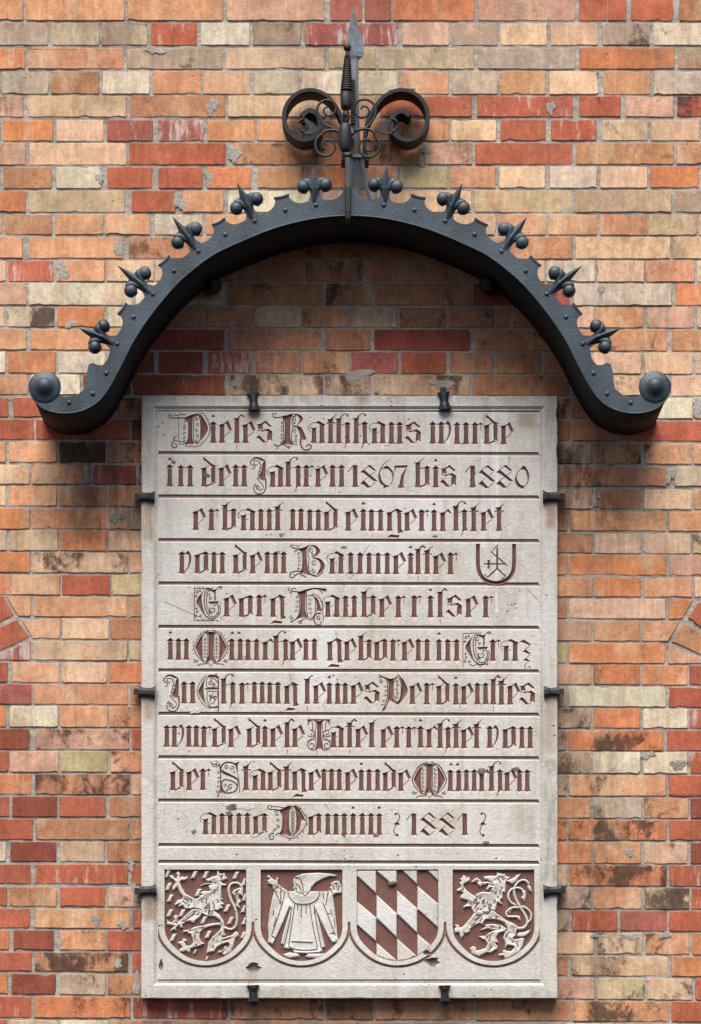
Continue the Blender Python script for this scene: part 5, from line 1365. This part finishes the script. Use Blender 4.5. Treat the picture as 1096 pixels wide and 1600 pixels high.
def plate_solid(polys, d_front, thick):
    """union of outlines, extruded"""
    V, F = [], []
    for p in polys:
        F.append(list(range(len(V), len(V) + len(p)))); V += [Vector(q) for q in p]
    vv, ee, ff, _, _, of = delaunay_2d_cdt(V, [], F, 0, 1e-3, True)
    cl_ = classify(np.array([(q[0], q[1]) for q in vv]), ff, [[tuple(V[i]) for i in f] for f in F], [0] * len(F), [0])
    keep = [f for f, o in zip(ff, cl_) if o == 0]
    n = len(vv)
    vs_ = [P(p[0], p[1], d_front) for p in vv]
    back = [Vector((q.x, q.y + thick, q.z)) for q in vs_]
    cnt = {}
    for f in keep:
        for i in range(len(f)):
            cnt.setdefault(frozenset((f[i], f[(i + 1) % len(f)])), []).append((f[i], f[(i + 1) % len(f)]))
    fs = [list(f) for f in keep] + [[i + n for i in f[::-1]] for f in keep]
    for k, l in cnt.items():
        if len(l) == 1:
            a, b = l[0]
            fs.append([b, a, a + n, b + n])
    return fixn(mesh('plate', vs_ + back, fs))
polys = [plate_l, [mir(p) for p in plate_l]] + fl_polys + [[mir(p) for p in q] for q in fl_polys]
polys.append([(540, 298), (554, 298), (556, 336.2), (538, 336.2)])
put('front_plate', plate_solid(polys, HD, 0.007), M_IRON, hood)

# thin rolled bead along the lower edge of the plate and the bent sheet behind it
def tube(path3, rads, n=8, name='bar', cap=True):
    p = [Vector(q) for q in path3]
    vs_, fs = [], []
    up = None
    for i, q in enumerate(p):
        t = (p[min(i + 1, len(p) - 1)] - p[max(i - 1, 0)]).normalized()
        if up is None:
            up = t.cross(Vector((0, 1, 0)))
            if up.length < .1: up = t.cross(Vector((1, 0, 0)))
        up = (up - t * up.dot(t)).normalized()
        w = t.cross(up)
        r = rads[i] if hasattr(rads, '__len__') else rads
        for k in range(n):
            a = 2 * math.pi * k / n
            vs_.append(q + (up * math.cos(a) + w * math.sin(a)) * r)
    for i in range(len(p) - 1):
        for k in range(n):
            fs.append([i * n + k, i * n + (k + 1) % n, (i + 1) * n + (k + 1) % n, (i + 1) * n + k])
    if cap:
        fs.append(list(range(n))[::-1]); fs.append([(len(p) - 1) * n + k for k in range(n)])
    return fixn(mesh(name, vs_, fs))
full_inner = [mir(p) for p in inner[:-1][::-1]] + inner[1:]
full_inner = [mir(p) for p in inner[::-1]] + inner[1:]
put('edge_bead', tube([P(u, v, HD + .002) for u, v in full_inner], .0022, 6, 'edge_bead'), M_IRON, hood, True)
sheet = [p for p in full_inner]
sheet = sheet[3:-3]
def sheet_mesh(path, d0, d1, th):
    p = np.array(path)
    d = np.gradient(p, axis=0); d /= np.linalg.norm(d, axis=1)[:, None]
    n = np.stack([d[:, 1], -d[:, 0]], 1)
    if n[len(n) // 2][1] > 0: n = -n
    k0 = (DIST - d0) / DIST
    vs_, fs = [], []
    for i in range(len(p)):
        for off, dd in ((0.4, d0), (0.4, d1), (th, d1), (th, d0)):
            q = p[i] + n[i] * off
            vs_.append((wx(VX + (q[0] - VX) * k0), -dd, wz(VY + (q[1] - VY) * k0)))
    for i in range(len(p) - 1):
        for k in range(4):
            fs.append([4 * i + k, 4 * i + (k + 1) % 4, 4 * i + 4 + (k + 1) % 4, 4 * i + 4 + k])
    fs.append([0, 1, 2, 3]); m = 4 * (len(p) - 1)
    fs.append([m + 3, m + 2, m + 1, m])
    return fixn(mesh('hood_sheet', vs_, fs))
put('hood_sheet', sheet_mesh(sheet, HD - .007, -0.004, 3.0), M_SHADE_IRON, hood, True)  # sheet coloured darker than the plate to deepen the shade beneath

# domes, balls, rivets
def dome(u, v, d, r, hgt, seg=14, rings=5, name='dome', full=False):
    c = P(u, v, d); k = (DIST - d) / DIST * S
    vs_, fs = [], []
    rr = range(rings + 1)
    tot = 180 if full else 90
    for j in rr:
        a = math.radians(-90 + tot * j / rings) if full else math.radians(90 * j / rings)
        for i in range(seg):
            t = 2 * math.pi * i / seg
            rad = r * math.cos(a) * k
            vs_.append((c.x + rad * math.cos(t), c.y - hgt * math.sin(a) * k, c.z + rad * math.sin(t)))
    for j in range(rings):
        for i in range(seg):
            fs.append([j * seg + i, j * seg + (i + 1) % seg, (j + 1) * seg + (i + 1) % seg, (j + 1) * seg + i])
    me = mesh(name, vs_, fs)
    bm = bmesh.new(); bm.from_mesh(me); bmesh.ops.remove_doubles(bm, verts=bm.verts, dist=1e-6); bmesh.ops.recalc_face_normals(bm, faces=bm.faces); bm.to_mesh(me); bm.free()
    return me
for k in range(1, 14):
    for q in (RIV[k], mir(RIV[k])):
        put('rivet', dome(q[0], q[1], HD - .0005, 4.0, 2.8, 10, 4, 'rivet'), M_IRON, hood, True)
for r, tip in FLE:
    for s in (0, 1):
        g0, L = frame(r, tip)
        g = (lambda a, l: mir(g0(a, l))) if s else g0
        pts = [(L + 1, 0, 0), (40, 6.6, 0), (25, 8.8, 0), (4, 4.5, 0), (4, -4.5, 0), (25, -8.8, 0), (40, -6.6, 0), (41, 0, 6.5), (24, 0, 8), (5, 0, .4)]
        vs_ = []
        for a, l, h in pts:
            q = P(*g(a, l), HD); vs_.append(Vector((q.x, q.y - h * S - .0004, q.z)))
        fs = [[0, 1, 7], [1, 2, 8, 7], [2, 3, 9, 8], [3, 4, 9], [4, 5, 8, 9], [5, 6, 7, 8], [6, 0, 7], [0, 6, 5, 4, 3, 2, 1]]
        sp = put('fleuron', fixn(mesh('fleuron', vs_, fs)), M_IRON, hood)
        for sg in (-1, 1):
            q = g(30.5, 17.6 * sg)
            jr = random.Random(int(q[0] * 13 + q[1]))
            put('ball', dome(q[0], q[1], HD - .001, 10.3 + jr.uniform(-.6, .6), 8.2, 18, 10, 'ball', True), M_IRON, sp, True)
            # the petal that rises beside the spike and curls over into the ball
            pth = sm([g(24, 5 * sg), g(31, 7 * sg), g(36, 10 * sg), g(37.5, 14 * sg), g(35, 18 * sg)], 3)
            rr_ = np.interp(np.linspace(0, 1, len(pth)), [0, .25, .5, .8, 1], [3.2, 4.8, 5.6, 5.2, 3]) * S
            put('petal', tube([P(a_[0], a_[1], HD + .001) for a_ in pth], list(rr_), 8, 'petal'), M_IRON, sp, True)
# cupped crockets: a small dished lip on each
for k in (2, 4, 6, 8):
    for s in (0, 1):
        a, b, c, d = spt(k - .21, 23.6), spt(k + .21, 23.6), spt(k + .17, 19), spt(k - .17, 19)
        e = spt(k, 17.2)
        vs_ = []
        for (q, h) in ((a, 1.6), (b, 1.6), (c, .3), (d, .3), (spt(k, 21.4), 1.2)):
            q = mir(q) if s else q
            w = P(*q, HD); vs_.append(Vector((w.x, w.y - h * S - .0004, w.z)))
        for q in (a, b, c, d):
            q = mir(q) if s else q
            w = P(*q, HD); vs_.append(Vector((w.x, w.y + .001, w.z)))
        put('crocket', fixn(mesh('crocket', vs_, [[0, 4, 3], [4, 1, 2], [4, 2, 3], [0, 5, 6, 1, 4], [1, 6, 7, 2], [2, 7, 8, 3], [3, 8, 5, 0]])), M_IRON, hood)
for s in (0, 1):
    q = mir((70, 605)) if s else (70, 605)
    c = P(q[0], q[1], HD - .0006); vs_, fs = [], []
    prof_ = [(24.6, 0, 0), (23.6, 1.2, 0), (19, 2.6, 0), (15, 3.8, -.6), (12, 6.5, -1.6), (8.6, 10.5, -2.4), (4.5, 12.6, -3), (0.2, 13, -3)]
    for r_, h_, dz in prof_:
        for i in range(28):
            an = 2 * math.pi * i / 28
            vs_.append((c.x + r_ * S * math.cos(an), c.y - h_ * S, c.z + r_ * S * math.sin(an) - dz * S * .6))
    for j in range(len(prof_) - 1):
        for i in range(28): fs.append([j * 28 + i, j * 28 + (i + 1) % 28, (j + 1) * 28 + (i + 1) % 28, (j + 1) * 28 + i])
    fs.append([(len(prof_) - 1) * 28 + i for i in range(28)])
    put('scroll_boss', fixn(mesh('scroll_boss', vs_, fs)), M_IRON, hood, True)
    # stay under the sheet, let into the wall
    q = (334, 446) if not s else (762, 444)
    put('wall_lug', dome(q[0], q[1], 0.05, 13, 26, 12, 6, 'wall_lug', True), M_IRON2, hood, True)
# rivet heads under the scrolls
for q in ((112, 668), (962, 668)):
    put('rivet', dome(q[0], q[1], 0.03, 4, 4, 8, 3, 'rivet', True), M_IRON, hood, True)

# ================================================================ the finial above the hood
fin = empty('finial', P(550, 310, 0.1))
tag(fin, 'wrought-iron finial with spearhead, dagger grip and two curled volutes above the hood', 'finial')
def ribbon(path, d_back, d_front, th, name, mat, par, w_end=None):
    """flat bar standing edge-on to the viewer, bent along a path"""
    p = np.array(path)
    d = np.gradient(p, axis=0); d /= np.linalg.norm(d, axis=1)[:, None]
    n = np.stack([d[:, 1], -d[:, 0]], 1)
    kf = (DIST - d_front) / DIST
    vs_, fs = [], []
    m = len(p)
    for i in range(m):
        w = th if w_end is None else th + (w_end - th) * i / (m - 1)
        for off, dd in ((-w / 2, d_front), (w / 2, d_front), (w / 2, d_back), (-w / 2, d_back)):
            q = p[i] + n[i] * off
            vs_.append((wx(VX + (q[0] - VX) * kf), -dd, wz(VY + (q[1] - VY) * kf)))
    for i in range(m - 1):
        for k in range(4):
            fs.append([4 * i + k, 4 * i + (k + 1) % 4, 4 * i + 4 + (k + 1) % 4, 4 * i + 4 + k])
    fs.append([0, 1, 2, 3]); q = 4 * (m - 1); fs.append([q + 3, q + 2, q + 1, q])
    me = fixn(mesh(name, vs_, fs))
    bm = bmesh.new(); bm.from_mesh(me)
    bmesh.ops.bevel(bm, geom=[e for e in bm.edges if len(e.link_faces) == 2 and e.calc_face_angle(0) > 1.2], offset=.0014, segments=2, affect='EDGES')
    bm.to_mesh(me); bm.free()
    return put(name, me, mat, par)
vol_r = [(574, 250), (570, 222), (573, 195), (584, 170), (602, 149), (624, 140), (646, 144), (663, 160), (669, 182), (662, 204), (645, 217), (627, 216), (614, 204), (612, 188), (618, 177), (630, 173), (641, 180)]
vol_l = [(536, 250), (541, 222), (538, 195), (528, 170), (511, 149), (489, 140), (467, 144), (450, 160), (444, 182), (451, 204), (468, 217), (486, 216), (499, 204), (500, 188), (495, 177), (483, 172), (471, 181)]
for pth in (vol_r, vol_l):
    ribbon(sm(pth, 4), 0.02, 0.095, 5.6, 'volute', M_BLACK, fin, 8.0)
# spearhead: a tapering, ridged blade
def blade(pts, d, hgt, name, mat, par, back=.006):
    """outline left side and right side with ridge: pts = [(v, ul, ur, uridge)]"""
    vs_, fs = [], []
    for v, ul, ur, uc in pts:
        a, b, c = P(ul, v, d), P(ur, v, d), P(uc, v, d)
        vs_ += [a, Vector((c.x, c.y - hgt * S * min(1, (ur - ul) / 8), c.z)), b, Vector((c.x, c.y + back, c.z))]
    for i in range(len(pts) - 1):
        for k in range(4):
            fs.append([4 * i + k, 4 * i + (k + 1) % 4, 4 * i + 4 + (k + 1) % 4, 4 * i + 4 + k])
    fs.append([0, 1, 2, 3]); q = 4 * (len(pts) - 1); fs.append([q + 3, q + 2, q + 1, q])
    return put(name, fixn(mesh(name, vs_, fs)), mat, par)
blade([(14, 550.8, 553.4, 552), (22, 549, 556, 552.5), (45, 545.5, 562, 553), (62, 543.5, 567, 554), (74, 543.5, 569, 553), (82, 545, 569.5, 553), (88, 546.5, 567, 554), (94, 548.5, 560.5, 557), (130, 549.5, 560.5, 556.5), (190, 550.5, 562, 557.5), (243, 553, 564, 559)], 0.10, 7, 'spear_blade', M_STEEL, fin, .02)
for i, (u0, u1) in enumerate(((551, 546), (557.5, 560), (564.5, 580))):
    pts = sm([(u0, 243), (u0 + (u1 - u0) * .2, 268), (u0 + (u1 - u0) * .55, 290), (u1, 312)], 4)
    blade([(v, u - 4.2, u + 4.2, u) for u, v in pts], 0.11, 4, 'spear_tail', M_STEEL, fin, .012)
ribbon([(547, 243), (570, 243)], .05, .122, 5, 'tail_collar', M_STEEL, fin)
# dagger: pommel, neck, ribbed grip, guard, drum and the strap that grips the hood
DF = 0.20
put('pommel', dome(543, 74, DF, 6.3, 6.3, 16, 10, 'pommel', True), M_IRON2, fin, True)
def lathe(prof, d, name, mat, par, flat=1.0, n=14):
    vs_, fs = [], []
    for u, v, r in prof:
        c = P(u, v, d)
        for k in range(n):
            a = 2 * math.pi * k / n
            vs_.append((c.x + r * S * math.cos(a), c.y + r * S * math.sin(a) * flat, c.z))
    for i in range(len(prof) - 1):
        for k in range(n):
            fs.append([i * n + k, i * n + (k + 1) % n, (i + 1) * n + (k + 1) % n, (i + 1) * n + k])
    fs.append(list(range(n))); fs.append([(len(prof) - 1) * n + k for k in range(n)][::-1])
    return put(name, fixn(mesh(name, vs_, fs)), mat, par, True)
lathe([(543, 78, 2.6), (543, 84, 3.2), (542.8, 92, 5)], DF, 'neck', M_IRON2, fin)
gp = []
for i in range(14):
    v = 92 + i * 3.6; r = 5.2 + i * .31
    gp += [(543 - i * .1, v, r - .9), (543 - i * .1, v + .7, r + .3), (543 - i * .1, v + 2.2, r + .3), (543 - i * .1, v + 2.9, r - .9)]
lathe(gp, DF, 'ribbed_grip', M_IRON2, fin)
lathe([(541, 141, 7), (541, 143, 9), (541, 160, 8.6), (541, 170, 7.6), (541, 172, 5)], DF, 'guard', M_IRON2, fin, .8, 10)
lathe([(541, 172, 4), (541, 176, 5.2), (541, 190, 5.2), (541, 193, 4)], DF, 'ferrule', M_IRON2, fin)
put('guard_stud', dome(539.5, 164.5, DF + .012, 2.6, 6, 8, 4, 'guard_stud'), M_IRON2, fin, True)
put('guard_stud', dome(539.5, 180, DF + .009, 2.4, 5, 8, 4, 'guard_stud'), M_IRON2, fin, True)
lathe([(540.5, 192, 6), (540, 196, 8.6), (539.5, 206, 10), (539.5, 222, 10), (540, 232, 8.8), (541, 238, 6.2)], DF, 'drum', M_IRON2, fin, .9, 16)
lathe([(542, 238, 5), (543, 240, 8.4), (543, 246, 8.4), (543, 248, 5)], DF, 'collar', M_IRON2, fin, .8, 8)
# strap runs down and over the face of the plate
sp_ = [(543.5, 246, DF + .01), (544, 270, DF + .035), (544, 292, HD + .012), (544, 330, HD + .014), (544, 341, HD + .012), (544, 348, HD - .002)]
vs_, fs = [], []
for u, v, d in sp_:
    for du, dd in ((-4.4, 0), (-3.4, .0035), (3.4, .0035), (4.4, 0), (4.4, -.008), (-4.4, -.008)):
        q = P(u + du, v, d); vs_.append((q.x, q.y - dd, q.z))
for i in range(len(sp_) - 1):
    for k in range(6): fs.append([6 * i + k, 6 * i + (k + 1) % 6, 6 * i + 6 + (k + 1) % 6, 6 * i + 6 + k])
fs += [list(range(6)), [6 * (len(sp_) - 1) + k for k in range(6)]]
put('strap', fixn(mesh('strap', vs_, fs)), M_BLACK, fin)
# toothed rack between grip and spear
for i in range(17):
    q = P(551, 128 + i * 4.1, .10)
    vs_ = [(q.x + a * S, q.y + b * S, q.z + c * S) for a in (-3, 3) for b in (-10, 10) for c in (-1.1, 1.1)]
    put('rack_tooth', fixn(mesh('rack_tooth', vs_, [[0, 1, 3, 2], [4, 6, 7, 5], [0, 4, 5, 1], [2, 3, 7, 6], [0, 2, 6, 4], [1, 5, 7, 3]])), M_IRON2, fin)
# stay from the drum back to the wall
put('stay', tube([P(541, 215, DF - .01), P(547, 217, .12), P(552, 218, .0)], .009, 10, 'stay'), M_IRON2, fin, True)
# thin wire scrolls
def wire(pts, d, r0, r1, name='wire_scroll', n=5):
    p = sm(pts, n)
    m = len(p)
    put(name, tube([P(u, v, d) for u, v in p], [(r0 + (r1 - r0) * i / (m - 1)) * S for i in range(m)], 8, name), M_IRON2, fin, True)
def spi(cx, cy, r0, r1, a0, a1, n=11): return spiral(cx, cy, r0, r1, a0, a1, n)
wire([(534, 206), (520, 200), (506, 194)] + spi(513, 171, 19, 4, 232, -350 + 80, 14), .175, 2.3, 1.4)
wire([(532, 207), (522, 203), (508, 205)] + spi(511, 228, 20, 4, 115, 690 - 60, 15)[0:], .178, 2.3, 1.4)
wire([(549, 211), (560, 202), (574, 198)] + spi(568, 172, 21, 4, -45, 540 - 20, 15), .16, 2.3, 1.4)
wire([(555, 204), (572, 201), (584, 206)] + spi(575, 229, 20, 4, 55, -540, 15), .163, 2.3, 1.4)
# leaf tongues that reach into the volutes
for sg, cx in ((-1, 500), (1, 588)):
    L_ = lambda x, y: (cx + sg * x, y)
    poly = sm([L_(-2, 201), L_(8, 195), L_(16, 188), L_(24, 184), L_(31, 187), L_(24, 190), L_(19, 195), L_(17, 201), L_(20, 205), L_(28, 200), L_(31, 202), L_(25, 208), L_(14, 209), L_(6, 206)], 3, True)
    put('leaf_tongue', plate_solid([poly], .15, .008), M_IRON2, fin)
    wire([L_(24, 185), L_(30, 187), L_(33, 191)], .152, 1.6, 2.2, 'leaf_tip', 3)
    wire([L_(25, 206), L_(31, 202), L_(32, 198)], .152, 1.6, 2.2, 'leaf_tip', 3)

# ================================================================ the ten clamps
def clamp(cu, cv, ang, label):
    """bow-tie lip over the slab's edge, held by a square pin let into the joint; local x points to the slab's middle"""
    t = empty('iron_clamp', P(cu, cv, 0.02))
    tag(t, label, 'clamp', 'iron clamps holding the plaque to the wall')
    jr = random.Random(int(cu + 3 * cv)); ang += jr.uniform(-5, 5); zz = jr.uniform(.88, 1.06)
    ca, sa = math.cos(math.radians(ang)) * zz, math.sin(math.radians(ang)) * zz
    def q(x, y, d): return P(cu + x * ca - y * sa, cv + x * sa + y * ca, d)
    # lip
    xs = [(-9, 10.0), (-6.5, 9.2), (-2, 7.0), (6, 6.4), (12, 7.6), (16.5, 10.0), (18, 10.4)]
    R_ = random.Random(int(cu * 7 + cv))
    vs_, fs = [], []
    f0 = PD + .004
    for x, h in xs:
        h += R_.uniform(-.5, .5)
        lift_ = .017 if x > 10 else .013
        for y, d in ((-h, f0), (-h, f0 + lift_ * .7), (-h * .35, f0 + lift_ + .003), (h * .35, f0 + lift_ + .003), (h, f0 + lift_ * .7), (h, f0)):
            vs_.append(q(x, y, d))
    m = len(xs)
    for i in range(m - 1):
        for k in range(6): fs.append([6 * i + k, 6 * i + (k + 1) % 6, 6 * i + 6 + (k + 1) % 6, 6 * i + 6 + k])
    fs += [list(range(6)), [6 * (m - 1) + k for k in range(6)][::-1]]
    put('lip', fixn(mesh('lip', vs_, fs)), M_IRON2, t)
    # leg that runs back along the slab's edge into the wall, and its pin
    def boxp(x0, x1, y0, y1, d0, d1, nm):
        v = [q(x, y, d) for x in (x0, x1) for y in (y0, y1) for d in (d0, d1)]
        put(nm, fixn(mesh(nm, v, [[0, 1, 3, 2], [4, 6, 7, 5], [0, 4, 5, 1], [2, 3, 7, 6], [0, 2, 6, 4], [1, 5, 7, 3]])), M_IRON2, t)
    boxp(-8.6, -3.4, -6.6, 6.6, -.01, f0 + .008, 'shank')
    boxp(-16.5, -8.0, -5, 5, .012, .036, 'pin')
CL = [(396, 622.5, 90, 'iron clamp on the top edge of the plaque, the one nearer its left corner'), (694, 621, 90, 'iron clamp on the top edge of the plaque, the one nearer its right corner'),
      (225.5, 776, 0, 'iron clamp on the left edge beside the line with the dates'), (225, 1081.5, 0, 'iron clamp on the left edge, middle one of three'), (226.5, 1392, 0, 'iron clamp on the left edge beside the lion and billets shield'),
      (867, 776, 180, 'iron clamp on the right edge beside the line with the dates'), (867, 1081, 180, 'iron clamp on the right edge, middle one of three'), (868, 1392, 180, 'iron clamp on the right edge beside the fork-tailed lion shield'),
      (396, 1556.5, 270, 'iron clamp on the bottom edge below the gap between lion and monk'), (695.5, 1556.5, 270, 'iron clamp on the bottom edge below the gap between lozenges and lion')]
for c in CL: clamp(*c)
